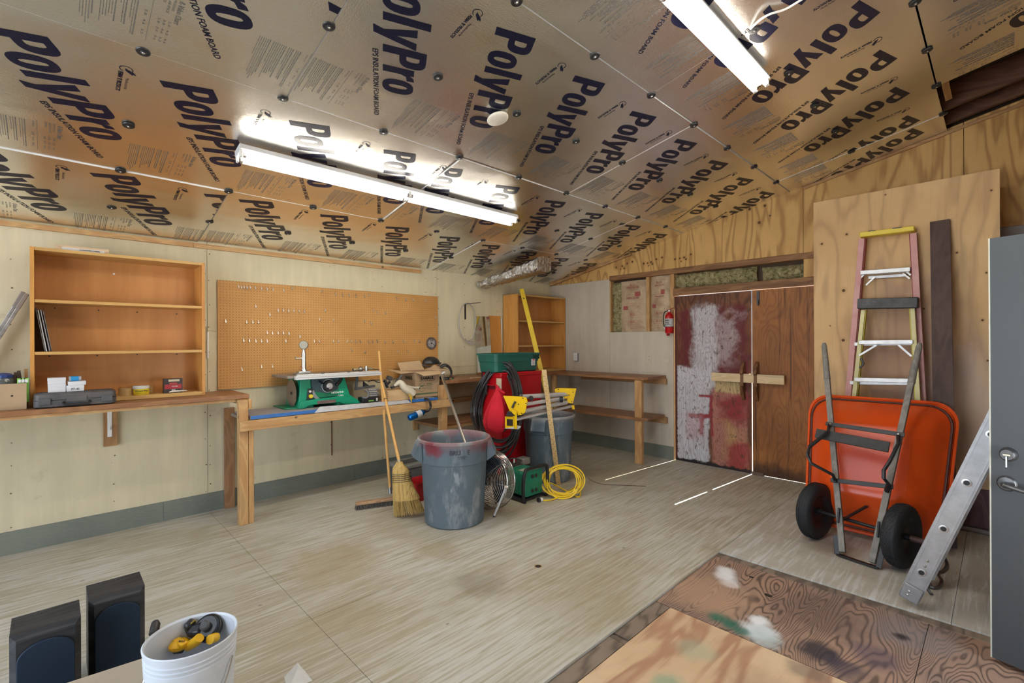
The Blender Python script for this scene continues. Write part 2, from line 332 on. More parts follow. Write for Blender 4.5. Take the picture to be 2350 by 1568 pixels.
PKN = [(x_, 5.05, z_, k) for x_, z_, k in [(lambda q_: (q_.x, q_.z))(yp(x, y, 5.05)) + (k,) for x, y, k in ((1886, 560, 1), (1936, 667, 1.3), (1935, 781, 1.3), (1943, 538, 1), (2196, 580, .8), (2275, 437, .7), (2120, 709, .7), (1905, 748, .5), (2032, 447, .6), (2255, 735, .8), (2264, 626, .7), (2267, 828, .7))]]
GABLE = ply('knotty_gable_plywood', (.72, .45, .17), (.60, .36, .12), (.30, .13, .035), 'z', 75, .55, .6, spots(GK, .017, (.13, .06, .02), (.45, .24, .07)), knots=0, mott=.7)
PANEL = ply('pale_plywood_sheet', (.76, .52, .26), (.67, .43, .20), (.36, .21, .12), 'z', 48, .6, .4, lambda n, l, c: spots(PKN, .012, (.12, .055, .02), (.5, .28, .12))(n, l, blot(n, l, blot(n, l, blot(n, l, c, (-.55, 5.05, 1.35), .5, (.34, .20, .17), .6, .6, 4, (1, 1, .55)), (-.25, 5.05, .9), .35, (.56, .46, .42), .6, .5, 5, (1, 1, .5)), (-1.0, 5.05, .7), .3, (.45, .25, .17), .4)), knots=0, mott=.8)  # the large blot paints the brownish reflection round the ladder into the colour
LUM = wood('fir_lumber', (.60, .36, .155), (.43, .225, .085), 'z', .5, knots=True); LUMY = wood('fir_lumber_along', (.60, .37, .16), (.44, .23, .09), 'y', .5, knots=True); LUMX = wood('fir_lumber_across', (.52, .30, .13), (.34, .17, .065), 'x', .55, knots=True)
OLDX = wood('old_header_wood', (.33, .17, .07), (.17, .075, .03), 'x', .6, knots=True); DARKX = wood('dark_rafter_wood', (.17, .075, .04), (.09, .035, .02), 'x', .6)
BLACK = plain('black_plastic', (.022, .022, .024), .4); STEEL = plain('bright_steel', (.72, .72, .72), .28, 1, .1); WHITE = plain('white_enamel', (.84, .84, .82), .35, var=.02)
BLKM = plain('black_metal', (.025, .025, .027), .38, .2); ALU = plain('worn_aluminium', (.72, .72, .73), .4, .35, .1, .1, 14); DGREY = plain('dark_grey_plastic', (.07, .07, .075), .5); RUBBER = plain('tyre_rubber', (.018, .020, .024), .62, bmp=.2)
CARD = plain('cardboard', (.46, .32, .19), .8, var=.08, scale=5); CARDP = plain('pale_cardboard', (.52, .43, .32), .8, var=.06)
# ------------------------------------------------------------------ floor
FLO = S('floor')
def slab(name, x0, x1, y0, y1, z0, z1, mat, par, g=.002):
    return B().box((x0 + g, y0 + g, z0), (x1 - g, y1 - g, z1)).ob(name, mat, par, smooth=False)
xs = [-4.82, -3.73, -2.55, -1.37]; ys = [YF, -1.38, .99, 3.33, 5.62]
for i in range(3):
    for j in range(4):
        if i == 1 and j == 1: continue
        slab('floor_board', xs[i], xs[i + 1], ys[j], ys[j + 1], -.014, 0, FLOOR, FLO, .0012)
slab('floor_board', xs[1], xs[2], ys[1], ys[2], -.014, 0, FLOOR, FLO, .0012)
slab('floor_board', -1.37, -.185, 3.33, 5.62, -.014, 0, FLOOR2, FLO, .0012); slab('floor_board', -.185, XR, 3.33, 5.62, -.014, 0, FLOOR2, FLO, .0012)
slab('worn_floor_board', -1.37, -.266, 2.458, 3.33, -.03, -.012, DARKPLY, FLO, .0015); slab('worn_floor_board', -.266, XR, 2.458, 3.33, -.03, -.012, DARKPLY, FLO, .0015)
slab('floor_patch', -1.28, -.1, .2, 2.455, -.03, -.011, PATCH, FLO, .0015); slab('worn_floor_board', -.1, XR, .2, 2.455, -.03, -.012, DARKPLY, FLO, .0015)
slab('floor_strip', -1.37, -1.282, 2.04, 2.455, -.03, -.012, GREYWOOD, FLO, .0015); slab('floor_strip', -1.37, -1.282, .2, 2.0, -.03, -.012, GREYWOOD, FLO, .0015)
slab('floor_strip', -1.37, -1.282, 2.004, 2.036, -.03, -.016, GREYWOOD, FLO, .0015)
slab('floor_strip', -1.36, XR, 3.262, 3.325, -.0119, -.008, GREYWOOD, FLO, .0015)
slab('worn_floor_board', -1.37, XR, YF, .2, -.03, -.012, DARKPLY, FLO, .0015)
slab('subfloor', XL - .2, XR + .2, YF - .2, YB + .2, -.2, -.03, GREYWOOD, FLO)
HOLE = plain('hole_shadow_wood', (.03, .02, .015), .9)
B().lathe([(.026, .0006), (.021, .0008), (.019, .0006)], fl(1235, 1300), n=24).ob('drilled_hole_rim', wood('raw_hole_edge', (.45, .26, .13), (.3, .16, .08)), FLO)
B().lathe([(.019, .0006), (.0001, .0006)], fl(1235, 1300), n=20).ob('drilled_hole', HOLE, FLO)
for q, r in (((1763, 1367), .02), ((1724, 1325), .013)):
    p = fl(*q, -.0115); pts = [(p.x + r * (1 + .3 * math.sin(3 * a)) * math.cos(a), p.y + r * math.sin(a) * (1 + .35 * math.cos(2 * a)), p.z) for a in [i * math.pi / 5 for i in range(10)]]
    B().prism(pts, (0, 0, .0012)).ob('broken_hole', HOLE, FLO, smooth=False)
# ------------------------------------------------------------------ walls
WL = S('wall_left')
yl = [YF, -1.4, .985, 3.40, YB]
for a, b in zip(yl, yl[1:]): slab('wall_board', XL - .012, XL, a, b, .16, zc(XL) + .02, WALLP, WL, 0) if 0 else B().box((XL - .012, a + .0015, .0), (XL, b - .0015, zc(XL) + .01)).ob('wall_board', WALLP, WL, smooth=False)
B().box((XL - .12, YF, -.2), (XL - .013, YB + .1, 2.6)).ob('outer_sheathing', plain('grey_sheathing', (.3, .28, .25), .8), WL, smooth=False)
sb = B()
for y in (-.19, .36, .97, 1.0, 2.07, 2.66, 3.24, 3.385, 3.42, 3.83, 4.4, 5.02):
    for k in range(11):
        z = .2 + k * .205 + random.uniform(-.05, .05)
        if 1.02 < y < 3.39 and 1.03 < z < 2.03: continue
        sb.cyl((XL, y + random.uniform(-.01, .01), z), (XL + .001, y, z), .004, n=6)
sb.ob('screw_heads', plain('rusty_screw', (.10, .06, .04), .6, .3), WL, kind='stuff')
B().box((XL, XL and 3.50, 1.05), (XL + .012, 3.985, 1.15)).box((XL, 3.50, 1.154), (XL + .012, 3.985, 1.225)).ob('filler_board', WALLP, WL, smooth=False)
BL = S('baseboard_left')
for a, b in ((YF, .668), (.668, 2.32), (2.32, YB)): B().box((XL, a + .001, 0), (XL + .013, b - .001, .158)).ob('baseboard_length', BASE, BL, smooth=False)
BR_ = S('baseboard_back')
for a, b in ((XL + .013, -3.66), (-3.66, -2.815)): B().box((a, YB - .013, 0), (b - .001, YB, .158)).ob('baseboard_length', BASE, BR_, smooth=False)
TR = S('trim_1')
for a, b in ((YF, .883), (.883, 3.167)): B().box((XL + .0005, a + .001, 2.279), (XL + .02, b - .001, 2.318)).ob('trim_length', LUMY, TR, bev=.002)
WB = S('wall_back')
B().box((XL, YB, 0), (-3.737, YB + .012, 2.31)).ob('wall_board', WALLG, WB, smooth=False)
B().box((-3.734, YB, 0), (-2.812, YB + .012, 1.585)).ob('wall_board', WALLG, WB, smooth=False)
def gab(x0, x1, z0, y, mat, name='gable_board', t=.012):
    B().prism([(x0, y, z0), (x1, y, z0), (x1, y, zc(x1) + .02), (x0, y, zc(x0) + .02)], (0, t, 0)).ob(name, mat, WB, smooth=False)
gab(XL, -3.002, 2.312, YB + .002, GABLE); gab(-2.998, -1.402, 2.355, YB + .002, GABLE); gab(-1.398, -.214, 2.1, YB, GABLE); gab(-.21, XR, 2.366, YB, GABLE)
B().box((-.21, YB, .0), (XR, YB + .012, 2.364)).ob('wall_board', plain('lavender_grey_board', (.36, .33, .33), .7), WB, smooth=False)
B().box((-1.06, YB, 0), (-.212, YB + .012, 2.098)).ob('wall_board', WALLG, WB, smooth=False)
SH = plain('dark_sheathing', (.10, .06, .035), .8)
ob_ = B().box((XL - .1, YB + .11, -.2), (-2.83, YB + .16, 2.2)).box((-1.0, YB + .11, -.2), (XR + .1, YB + .16, 2.2)); ob_.box((XL - .1, YB + .11, 2.03), (XR + .1, YB + .16, 3.9)).ob('outer_sheathing', SH, WB, smooth=False)
# framing round the doors
B().box((-3.735, YB - .012, 2.288), (-1.15, YB + .08, 2.352)).ob('header_beam', OLDX, WB, bev=.003)
B().box((-2.812, YB - .004, 2.018), (-1.15, YB + .08, 2.105)).ob('door_lintel', OLDX, WB, bev=.003)
for a, b in ((-3.737, -3.72), (-3.185, -3.14), (-2.858, -2.802)): B().box((a, YB + .004, 1.585), (b, YB + .09, 2.288)).ob('stud', LUM, WB, bev=.002)
B().box((-2.858, YB + .004, 0), (-2.8015, YB + .09, 1.59)).ob('stud', LUM, WB)
B().box((-1.15, YB + .02, 0), (-1.0, YB + .1, 2.3)).ob('stud', LUM, WB)
# insulation
m, n, l, p = nt('rock_wool'); c = coords(n, l); f = Ns(n, l, c, 26, 6, .75, 1.0); l.new(Ramp(n, l, f, [(.34, (.06, .05, .015)), (.48, (.36, .31, .14)), (.66, (.62, .55, .33))]), p.inputs['Base Color']); p.inputs['Roughness'].default_value = 1; bump(n, l, p, f, 1, .02); WOOL = m
def wool(x0, x1, z0, z1, y=YB + .03, amp=.034, name='mineral_wool'):
    def fn(u, v):
        x = x0 + (x1 - x0) * u; z = z0 + (z1 - z0) * v; e = min(u, 1 - u) * (x1 - x0); e2 = min(v, 1 - v) * (z1 - z0)
        return V((x, y + .03 * (1 - min(1, min(e, e2) / .03)) + amp * noise.noise(V((x * 13, 0, z * 13))) + .4 * amp * noise.noise(V((x * 37, 2, z * 37))), z))
    B().grid(fn, max(6, int((x1 - x0) / .014)), max(6, int((z1 - z0) / .014))).ob(name, WOOL, WB, fix=False)
wool(-3.72, -3.56, 1.585, 2.26); wool(-2.805, -1.86, 2.10, 2.275, YB + .02); wool(-1.80, -1.40, 2.11, 2.25, YB + .015); wool(-1.385, -1.25, 2.10, 2.29, YB + .02); wool(-2.99, -2.86, 1.585, 2.28, YB + .06)
m, n, l, p = nt('kraft_paper'); c = coords(n, l); f = Ns(n, l, c, 7, 4, .6, .6); l.new(Ramp(n, l, f, [(.3, (.40, .28, .17)), (.65, (.62, .48, .31))]), p.inputs['Base Color']); p.inputs['Roughness'].default_value = .6; bump(n, l, p, f, .5, .02); KRAFT = m
RINK = plain('red_ink', (.42, .10, .08), .6); RINK2 = plain('faded_red_ink', (.50, .24, .17), .6)
def batt(x0, x1, z1=2.26):
    def fn(u, v):
        x = x0 + (x1 - x0) * u; z = 1.587 + (z1 - 1.587) * v
        return V((x, YB + .045 - .028 * math.sin(math.pi * u) ** .5 + .006 * noise.noise(V((x * 14, 3, z * 9))), z))
    B().grid(fn, 12, 30).ob('kraft_faced_batt', KRAFT, WB, fix=False)
    xm = (x0 + x1) / 2; k = (x1 - x0) / .36; y = YB + .0105; ex, ez = (1, 0, 0), (0, 0, 1); t = B()
    for z in (1.70, 2.19): put(t, text2d('R-11', .02, align='CENTER'), (xm, y, z), ex, ez, h=.028)
    put(t, text2d('R-11', .02, align='CENTER'), (xm, y, 1.80), ex, ez, h=.03)
    for z, s in ((1.62, .7), (2.16, .6), (2.02, .5)): put(t, text2d('R-11' if z < 2 else 'FIBER GLASS', .02, align='CENTER'), (xm, y, z), ex, ez, h=.022 * k)
    t.box((xm + .03 * k, y - .0004, 2.05), (xm + .10 * k, y, 2.11)).box((xm - .13 * k, y - .0004, 1.88), (xm - .07 * k, y, 1.93)); t.ob('red_print', RINK, WB, smooth=False, kind='stuff')
    t = B()
    for i in range(26):
        z = 1.66 + i * .023; w_ = random.uniform(.05, .13) * k
        if i % 5 in (0,): t.box((xm - .14 * k, y - .0003, z), (xm + .14 * k, y, z + .0018))
        elif i % 5 < 4: t.box((xm - w_, y - .0003, z), (xm + w_ * .8, y, z + .004))
    t.ob('faded_red_print', RINK2, WB, smooth=False, kind='stuff')
batt(-3.58, -3.19); batt(-3.135, -2.875, 2.285)
# ------------------------------------------------------------------ the double doors
def mk(n, l, c, u0, u1, z0, z1, s=.05, wob=.12, sc_=3.2, ofs=0):
    nn = n.new('ShaderNodeTexNoise'); mp = n.new('ShaderNodeMapping'); l.new(c, mp.inputs[0]); mp.inputs[1].default_value = (ofs, 0, ofs * 1.7); l.new(mp.outputs[0], nn.inputs['Vector']); nn.inputs['Scale'].default_value = sc_; nn.inputs['Detail'].default_value = 6; nn.inputs['Roughness'].default_value = .65
    sp = n.new('ShaderNodeSeparateXYZ'); l.new(c, sp.inputs[0]); w_ = Mth(n, l, 'MULTIPLY_ADD', nn.outputs[0], wob * 2, -wob)
    u = Mth(n, l, 'ADD', sp.outputs[0], w_); z = Mth(n, l, 'ADD', sp.outputs[2], w_)
    r = Mth(n, l, 'MULTIPLY', sm(n, l, u, u0 - s, u0 + s), sm(n, l, u, u1 + s, u1 - s)); r2 = Mth(n, l, 'MULTIPLY', sm(n, l, z, z0 - s, z0 + s), sm(n, l, z, z1 + s, z1 - s)); return Mth(n, l, 'MULTIPLY', r, r2)
def door_paint(n, l, col):
    c = coords(n, l); MAR = (.155, .022, .026); WH = (.62, .61, .64); g = sm(n, l, Ns(n, l, coords(n, l, (60, 60, 3)), 1, 4, .7), .32, .5)
    wg = sm(n, l, Ns(n, l, coords(n, l, (7, 7, 1.6), loc=(2, 0, 5)), 1.6, 5, .65), .36, .50); col = Mix(n, l, Mth(n, l, 'MULTIPLY', mk(n, l, c, -2.74, -1.95, .55, 1.84, .05, .13), Mth(n, l, 'MULTIPLY_ADD', wg, .75, .25)), col, MAR)
    col = Mix(n, l, Mth(n, l, 'MULTIPLY', mk(n, l, c, -2.56, -2.28, .9, 1.88, .05, .13, 6, 3), Mth(n, l, 'MULTIPLY_ADD', g, .55, .4)), col, WH)
    col = Mix(n, l, Mth(n, l, 'MULTIPLY', mk(n, l, c, -2.34, -2.08, 1.2, 1.78, .1, .28, 6, 5), .55), col, (.62, .55, .58))
    col = Mix(n, l, Mth(n, l, 'MULTIPLY', mk(n, l, c, -2.9, -2.37, -.06, 1.16, .02, .08, 5, 7), Mth(n, l, 'MULTIPLY_ADD', g, .25, .75)), col, WH)
    col = Mix(n, l, mk(n, l, c, -2.34, -1.96, -.1, .90, .02, .03, 5, 9), col, (.45, .19, .14))
    col = Mix(n, l, Mth(n, l, 'MULTIPLY', mk(n, l, c, -2.2, -2.0, .15, .62, .1, .3, 3, 11), .9), col, (.50, .30, .13))
    col = Mix(n, l, mk(n, l, c, -2.28, -2.0, .50, .82, .08, .2, 3, 13), col, (.30, .04, .04)); col = Mix(n, l, mk(n, l, c, -2.15, -1.95, -.1, .3, .05, .15, 3, 15), col, (.36, .06, .05))
    col = Mix(n, l, mk(n, l, c, -2.31, -2.03, .87, 1.0, .015, .03, 5, 17), col, (.56, .42, .2))
    for a, b, z0, z1 in ((-2.5, -2.33, .80, .83), (-2.62, -2.36, .55, .60), (-2.5, -2.45, .35, .6), (-2.36, -2.33, .35, .82)): col = Mix(n, l, mk(n, l, c, a, b, z0, z1, .012, .04, 3, a * 7), col, (.33, .04, .05))
    col = Mix(n, l, Mth(n, l, 'MULTIPLY', mk(n, l, c, -2.66, -2.45, .30, .62, .06, .12, 4, 21), .55), col, (.55, .33, .36))
    gl = Ns(n, l, coords(n, l, (3.2, 3.2, .7)), 1.4, 3, .5, .4); gl = Mth(n, l, 'POWER', Mth(n, l, 'MULTIPLY_ADD', Mth(n, l, 'SINE', Mth(n, l, 'MULTIPLY', gl, 210)), .5, .5), 3); col = Mix(n, l, Mth(n, l, 'MULTIPLY', gl, .38), col, (.10, .04, .03))
    chip = sm(n, l, Ns(n, l, coords(n, l, (1, 1, .6)), 30, 5, .75), .585, .63); col = Mix(n, l, Mth(n, l, 'MULTIPLY', chip, .8), col, (.10, .05, .03))
    edge = mk(n, l, c, -3.0, -2.765, -1, 3, .006, .02, 30, 2); col = Mix(n, l, edge, col, (.10, .03, .02))
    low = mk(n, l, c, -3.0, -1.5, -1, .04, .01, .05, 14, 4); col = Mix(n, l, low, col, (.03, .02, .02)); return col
PEEL = ply('peeling_red_white_door', (.24, .10, .045), (.15, .06, .03), (.05, .02, .012), 'z', 90, .6, .7, door_paint, scale=1.4)
def door_dark(n, l, col):
    st = Ns(n, l, coords(n, l, (22, 22, .8)), 1.2, 4, .6); col = Mix(n, l, Mth(n, l, 'MULTIPLY', sm(n, l, st, .55, .72), .75), col, (.05, .02, .01)); c = coords(n, l)
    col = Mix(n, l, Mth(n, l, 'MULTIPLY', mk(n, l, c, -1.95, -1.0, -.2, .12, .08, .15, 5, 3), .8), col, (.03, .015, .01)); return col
BROWN = ply('brown_oiled_plywood', (.38, .15, .038), (.27, .10, .026), (.13, .045, .014), 'z', 130, .5, .35, door_dark, scale=1.3, knots=1.4)
D1 = S('door_1'); B().box((-2.796, YB + .006, .004), (-1.910, YB + .03, 2.008)).ob('door_leaf', PEEL, D1, bev=.002)
D2 = S('door_2'); B().box((-1.898, YB + .006, .006), (-1.02, YB + .03, 2.011)).ob('door_leaf', BROWN, D2, bev=.002)
B().box((-1.845, YB - .006, 1.86), (-1.82, YB + .006, 1.995)).box((-1.838, YB - .018, 1.84), (-1.826, YB, 1.9)).ob('bolt', BLKM, D2)
B().box((-1.9, YB - .02, .0), (-1.78, YB + .005, .035)).ob('door_stop', wood('stop_block', (.2, .13, .09), (.1, .06, .04), 'x'), D2, bev=.003)
t = T('door_bar', 'pale new lumber bar laid across the double doors', 'bar', (-1.95, YB, 1.04))
B().box((-2.325, YB - .055, 1.003), (-1.568, YB - .018, 1.098)).ob('bar_board', wood('new_pine', (.78, .60, .36), (.66, .47, .25), 'x', .5), t, bev=.002)
for a, lab in ((-2.005, 'left wooden catch holding the pale bar on the painted door leaf'), (-1.865, 'right wooden catch holding the pale bar on the brown door leaf')):
    t = T('bar_bracket', lab, 'bracket', (a, YB, 1.03))
    B().prism([(a, YB + .005, 1.235), (a, YB - .06, 1.17), (a, YB - .085, 1.1), (a, YB - .058, 1.09), (a, YB - .058, .965), (a, YB - .085, .95), (a, YB - .05, .86), (a, YB + .005, .80)], (.035, 0, 0)).ob('bracket_block', wood('catch_wood', (.24, .11, .045), (.13, .05, .02)), t, bev=.004)
# closet front on the right, with the pale plywood sheet
CL = S('wall_closet'); YP = 5.05
B().box((-1.2, YP, .33), (-.002, YP + .016, 2.728)).ob('plywood_sheet', PANEL, CL, smooth=False)
B().box((-1.2, YP + .018, 0), (-1.165, YB - .001, 2.70)).ob('closet_side', PANEL, CL, smooth=False)
B().box((-.04, YP + .018, 0), (-.005, YB - .001, 2.70)).ob('closet_side', PANEL, CL, smooth=False)
SLATE = plain('slate_board', (.085, .095, .10), .6, var=.12, scale=3); PUR = wood('purple_stained_board', (.22, .12, .13), (.13, .065, .075), 'z', .6)
for a, b, c_, d_ in ((-1.16, -.7, .17, .325), (-.697, -.232, .17, .325), (-1.16, -.7, .03, .167), (-.697, -.232, .03, .167)): B().box((a, YP + .002, c_), (b, YP + .016, d_)).ob('slate_board', SLATE, CL, bev=.002)
B().box((-.228, YP + .001, .03), (-.05, YP + .016, .325)).ob('stained_board', PUR, CL, bev=.002)
B().cyl((-1.1, YP - .03, .018), (0.0, YP - .03, .018), .018, n=12).ob('floor_rail', plain('grey_rail', (.30, .27, .26), .5), CL)
# right wall, with the open doorway, and the unseen front wall with a wide opening added for daylight
WR = S('wall_right'); GY = plain('plain_ply_wall', (.42, .29, .17), .7)
B().box((XR, YF, -.2), (XR + .1, 1.93, 3.75)).box((XR, 2.9, -.2), (XR + .1, YB + .1, 3.75)).box((XR, 1.93, 2.06), (XR + .1, 2.9, 3.75)).ob('wall_boards', GY, WR, smooth=False)
WF = S('wall_front')
B().box((XL, YF - .1, -.2), (-3.6, YF, 3.8)).box((-.2, YF - .1, -.2), (XR, YF, 3.8)).box((-3.6, YF - .1, 2.4), (-.2, YF, 3.8)).ob('wall_boards', GY, WF, smooth=False)
B().box((-14, -16, -.26), (14, 20, -.21)).ob('ground', plain('gravel_ground', (.42, .39, .34), .9), S('ground_outside'), smooth=False)
# ------------------------------------------------------------------ ceiling
CE = S('ceiling')
DZ = [0]
def cpt(u, y, o=0):      # u: distance up the slope from the left wall, o: depth below the foil
    return V((XL + u / QS, y, ZC + SL * u / QS)) + NRM * o
# letters of the big printed word, cap height 1
def arc(cx, cy, rx, ry, a0, a1, n=10, e=1.0):
    o = []
    for i in range(n + 1):
        a = math.radians(a0 + (a1 - a0) * i / n); c_, s_ = math.cos(a), math.sin(a)
        o.append((cx + rx * math.copysign(abs(c_) ** e, c_), cy + ry * math.copysign(abs(s_) ** e, s_)))
    return o
def gP(): return [[(0, 0), (.2, 0), (.2, .37)] + arc(.30, .685, .24, .315, -90, 90, 12, .75) + [(0, 1)], [(.2, .53)] + arc(.28, .685, .065, .155, -90, 90, 8, .8) + [(.2, .84)]], .585
def gO(): return [arc(.24, .37, .24, .385, 0, 345, 23, .82), arc(.24, .37, .062, .23, 0, 330, 11, .8)], .535
def gL(): return [[(0, 0), (.185, 0), (.185, 1.02), (0, 1.02)]], .235
def gY(): return [[(0, .74), (.2, .74), (.275, .27), (.36, .74), (.55, .74), (.31, -.2), (.115, -.2), (.185, .02)]], .575
def gR(): return [[(0, 0), (.185, 0), (.185, .42), (.24, .55), (.37, .575), (.37, .755), (.27, .74), (.185, .64), (.185, .74), (0, .74)]], .385
BIG = []; xq = 0
for g in (gP, gO, gL, gY, gP, gR, gO):
    ol, adv = g(); BIG.append(fill2d([[(x + xq, y) for x, y in q] for q in ol])); xq += adv
BW = xq - .055
EPS = text2d('EPS INSULATION FOAM BOARD', .012); PRM = text2d("PERMA 'R' PRODUCTS", .03); MFG = text2d('Manufactured by:', 0); RVC = text2d('R-Value Chart', .015); RVL = text2d('R-VALUE', 0)
WRD = [text2d(s_) for s_ in ('POLYPRO EPS BOARD', 'with AIR SPACE', 'THICKNESS', '3.8   4.2   4.6', '2.8   4.6   3.2', '5.8   7.7   9.6')]
def print_repeat(b, b2, du, y0, dz=0):        # reference print: P foot at u 3.19, y 1.545
    C = lambda u, y: cpt(u + du, y - 1.545 + y0, .0009 + dz)
    Ux, Yx = (V((-1, 0, -SL))).normalized(), V((0, 1, 0)); a = math.radians(28.4); ex = Ux * math.cos(a) + Yx * math.sin(a); ey = -Ux * math.sin(a) + Yx * math.cos(a)
    k = .775 / BW; H = .215
    for vs, fs in BIG: b.add([C(3.188, 1.545) + ex * (p.x * k + .238 * p.y * H) + ey * (p.y * H) for p in vs], fs)
    put(b, EPS, C(2.748, 1.728), ex, ey, fit=.51, h=.027, shear=.2)
    put(b, PRM, C(3.17, 1.995), Ux, Yx, fit=.155, h=.017, shear=.2); put(b, MFG, C(3.13, 2.025), Ux, Yx, fit=.09, h=.012, shear=.2)
    # round emblem with a leaping figure, as outline ring and wedge
    c_ = C(3.195, 2.02); ring = [[(math.cos(t_) * .021, math.sin(t_) * .026) for t_ in [i * .31 for i in range(4, 20)]]]; o_ = ring[0]; nn = len(o_)
    b.add([c_ + Ux * x + Yx * y for x, y in o_] + [c_ + Ux * x * .88 + Yx * y * .86 for x, y in o_], [(i, i + 1, nn + i + 1, nn + i) for i in range(nn - 1)])
    b.add([c_ + Ux * x + Yx * y for x, y in ((-.004, -.004), (.012, -.002), (.022, .010), (.034, .026), (.026, .028), (.030, .04), (.019, .034), (.010, .024), (.004, .010))], [tuple(range(9))])
    b = b2
    put(b, RVC, C(2.553, 1.795), Ux, Yx, fit=.135, h=.02, shear=.15)
    for i, (s_, w_) in enumerate(zip(WRD[:3], (.08, .1, .05))): put(b, s_, C(2.565, 1.778 - i * .016), Ux, Yx, fit=w_, h=.009)
    for i, s_ in enumerate(WRD[3:]): put(b, s_, C(2.42, 1.778 - i * .018), Ux, Yx, fit=.14, h=.008)
    b.obox(C(2.41, 1.717), Ux * .155, Yx * .0007, NRM * .0001); put(b, RVL, C(2.545, 1.70), Ux, Yx, fit=.05, h=.008); put(b, WRD[4], C(2.44, 1.697), Ux, Yx, fit=.15, h=.008)
    rr = random.Random(5); y = 1.672
    for blk in (3, 3, 7, 6):
        for i in range(blk):
            w_ = rr.uniform(.2, .27) if i < blk - 1 else rr.uniform(.08, .2); u = 2.545; end = 2.545 - w_
            while u > end:
                q = rr.uniform(.012, .04); b.obox(C(u - q / 2, y), Ux * q / 2, Yx * (.0013 if i else .0021), NRM * .0001); u -= q + .004
            y -= .0088
        y -= .006
rowx = [(XL + .002, -3.803), (-3.803, -2.664), (-2.664, -1.515), (-1.515, -.309), (-.309, XR)]
rowd = [-2.262, -1.172, 0.012, 1.21, 2.43]
sheets = [(0, YF, -1.44, .18), (0, -1.44, .917, .18), (0, .917, 3.273, .40), (0, 3.273, YB, .36), (1, YF, -.27, .3), (1, -.27, 2.10, .385), (1, 2.10, 4.463, .19), (1, 4.463, YB, .3),
          (2, YF, -1.46, .1), (2, -1.46, .911, .13), (2, .911, 3.284, .337), (2, 3.284, YB, .355), (3, YF, .32, .2), (3, .32, 2.69, .07), (3, 2.69, 5.065, .585), (3, 5.065, YB, .3),
          (4, YF, -.25, .1), (4, -.25, 2.12, .2), (4, 2.12, 4.485, .04)]
for k, (r, y0, y1, ph) in enumerate(sheets):
    x0, x1 = rowx[r]; g = .0048; dz = random.uniform(0, .008); u0, u1 = (x0 - XL) * QS + g, (x1 - XL) * QS - g; ya, yb = y0 + g, y1 - g
    # foil face plus white foam edges
    me = bpy.data.meshes.new('foil_board'); vv = [cpt(u, y, o + dz) for o in (0, -.024) for u, y in ((u0, ya), (u1, ya), (u1, yb), (u0, yb))]
    me.from_pydata(vv, [], [(0, 1, 2, 3), (7, 6, 5, 4), (0, 4, 5, 1), (1, 5, 6, 2), (2, 6, 7, 3), (3, 7, 4, 0)]); me.materials.append(FOIL); me.materials.append(FOAM)
    for i, pf in enumerate(me.polygons): pf.material_index = 0 if i == 0 else 1
    bo = bpy.data.objects.new('foil_board', me); COL.objects.link(bo); bo.parent = CE
    if y1 < -.2: continue
    b = B(); b2 = B(); st = y0 + ((ph - y0) % .6) - .6
    while st < yb: print_repeat(b, b2, rowd[r], st, dz); st += .6
    for b, nm_, mt_ in ((b, 'printed_lettering', INK), (b2, 'fine_print', FINE)):
     bm = bmesh.new(); me = bpy.data.meshes.new(nm_); me.from_pydata(b.v, [], b.f); bm.from_mesh(me)
     for co, no in ((cpt(u0, 0), (-1, 0, -SL)), (cpt(u1, 0), (1, 0, SL)), (V((0, ya, 0)), (0, -1, 0)), (V((0, yb, 0)), (0, 1, 0))):
         bmesh.ops.bisect_plane(bm, geom=bm.verts[:] + bm.edges[:] + bm.faces[:], plane_co=co, plane_no=no, clear_outer=True)
     bm.to_mesh(me); bm.free(); me.materials.append(mt_); po = bpy.data.objects.new(nm_, me); COL.objects.link(po); po.parent = bo; po['kind'] = 'stuff'
# washers
wash = None
pos = [(x, y) for x, y0 in ((-4.356, .318), (-3.803, .32), (-3.28, .31), (-2.664, .304), (-2.095, .31), (-1.517, .33), (-.912, .33), (-.31, .32), (.3, .3)) for y in [y0 + .592 * i for i in range(9)] if y < 5.4 and not (x > -.2 and y > 4.4)]
for x, y in pos:
    if wash is None:
        x, y = 0, 0; b = B().lathe([(.0001, .0075), (.008, .0075), (.012, .004), (.02, .0045), (.026, .003), (.028, 0), (.027, -.005)], (0, 0, 0), NRM, 20); wash = b.ob('cap_washer', BLACK, None)
        sh = B().lathe([(.0001, .0095), (.005, .0095), (.006, .0075)], (0, 0, 0), NRM, 10).ob('screw_head', STEEL, wash); wash.parent = CE; x, y = pos[0]; wash.location = cpt((x - XL) * QS, y, .0085); continue
    c_ = ctree(wash, CE); c_.location = cpt((x - XL) * QS, y, .0085)
# roof structure seen through the missing board
for y in (4.47, 5.06, 5.40): B().prism([cpt(3.0, y, -.026), cpt(5.9, y, -.026), cpt(5.9, y, -.21), cpt(3.0, y, -.21)], (0, .04, 0)).ob('rafter', DARKX, CE, smooth=False)
B().prism([cpt(4.62, 4.55, -.026), cpt(4.66, 4.55, -.026), cpt(4.66, 4.55, -.12), cpt(4.62, 4.55, -.12)], (0, .35, 0)).ob('blocking', LUMY, CE, smooth=False)
B().prism([cpt(-.2, YF - .3, -.215), cpt(6.2, YF - .3, -.215), cpt(6.2, YF - .3, -.28), cpt(-.2, YF - .3, -.28)], (0, 8.6, 0)).ob('roof_deck', SH, CE, smooth=False)
B().prism([cpt(3.48, YB - .016, .004), cpt(5.78, YB - .016, .004), cpt(5.78, YB - .016, .034), cpt(3.48, YB - .016, .034)], (0, .014, 0)).ob('trim_2', LUMX, None, bev=.004, kind='structure')
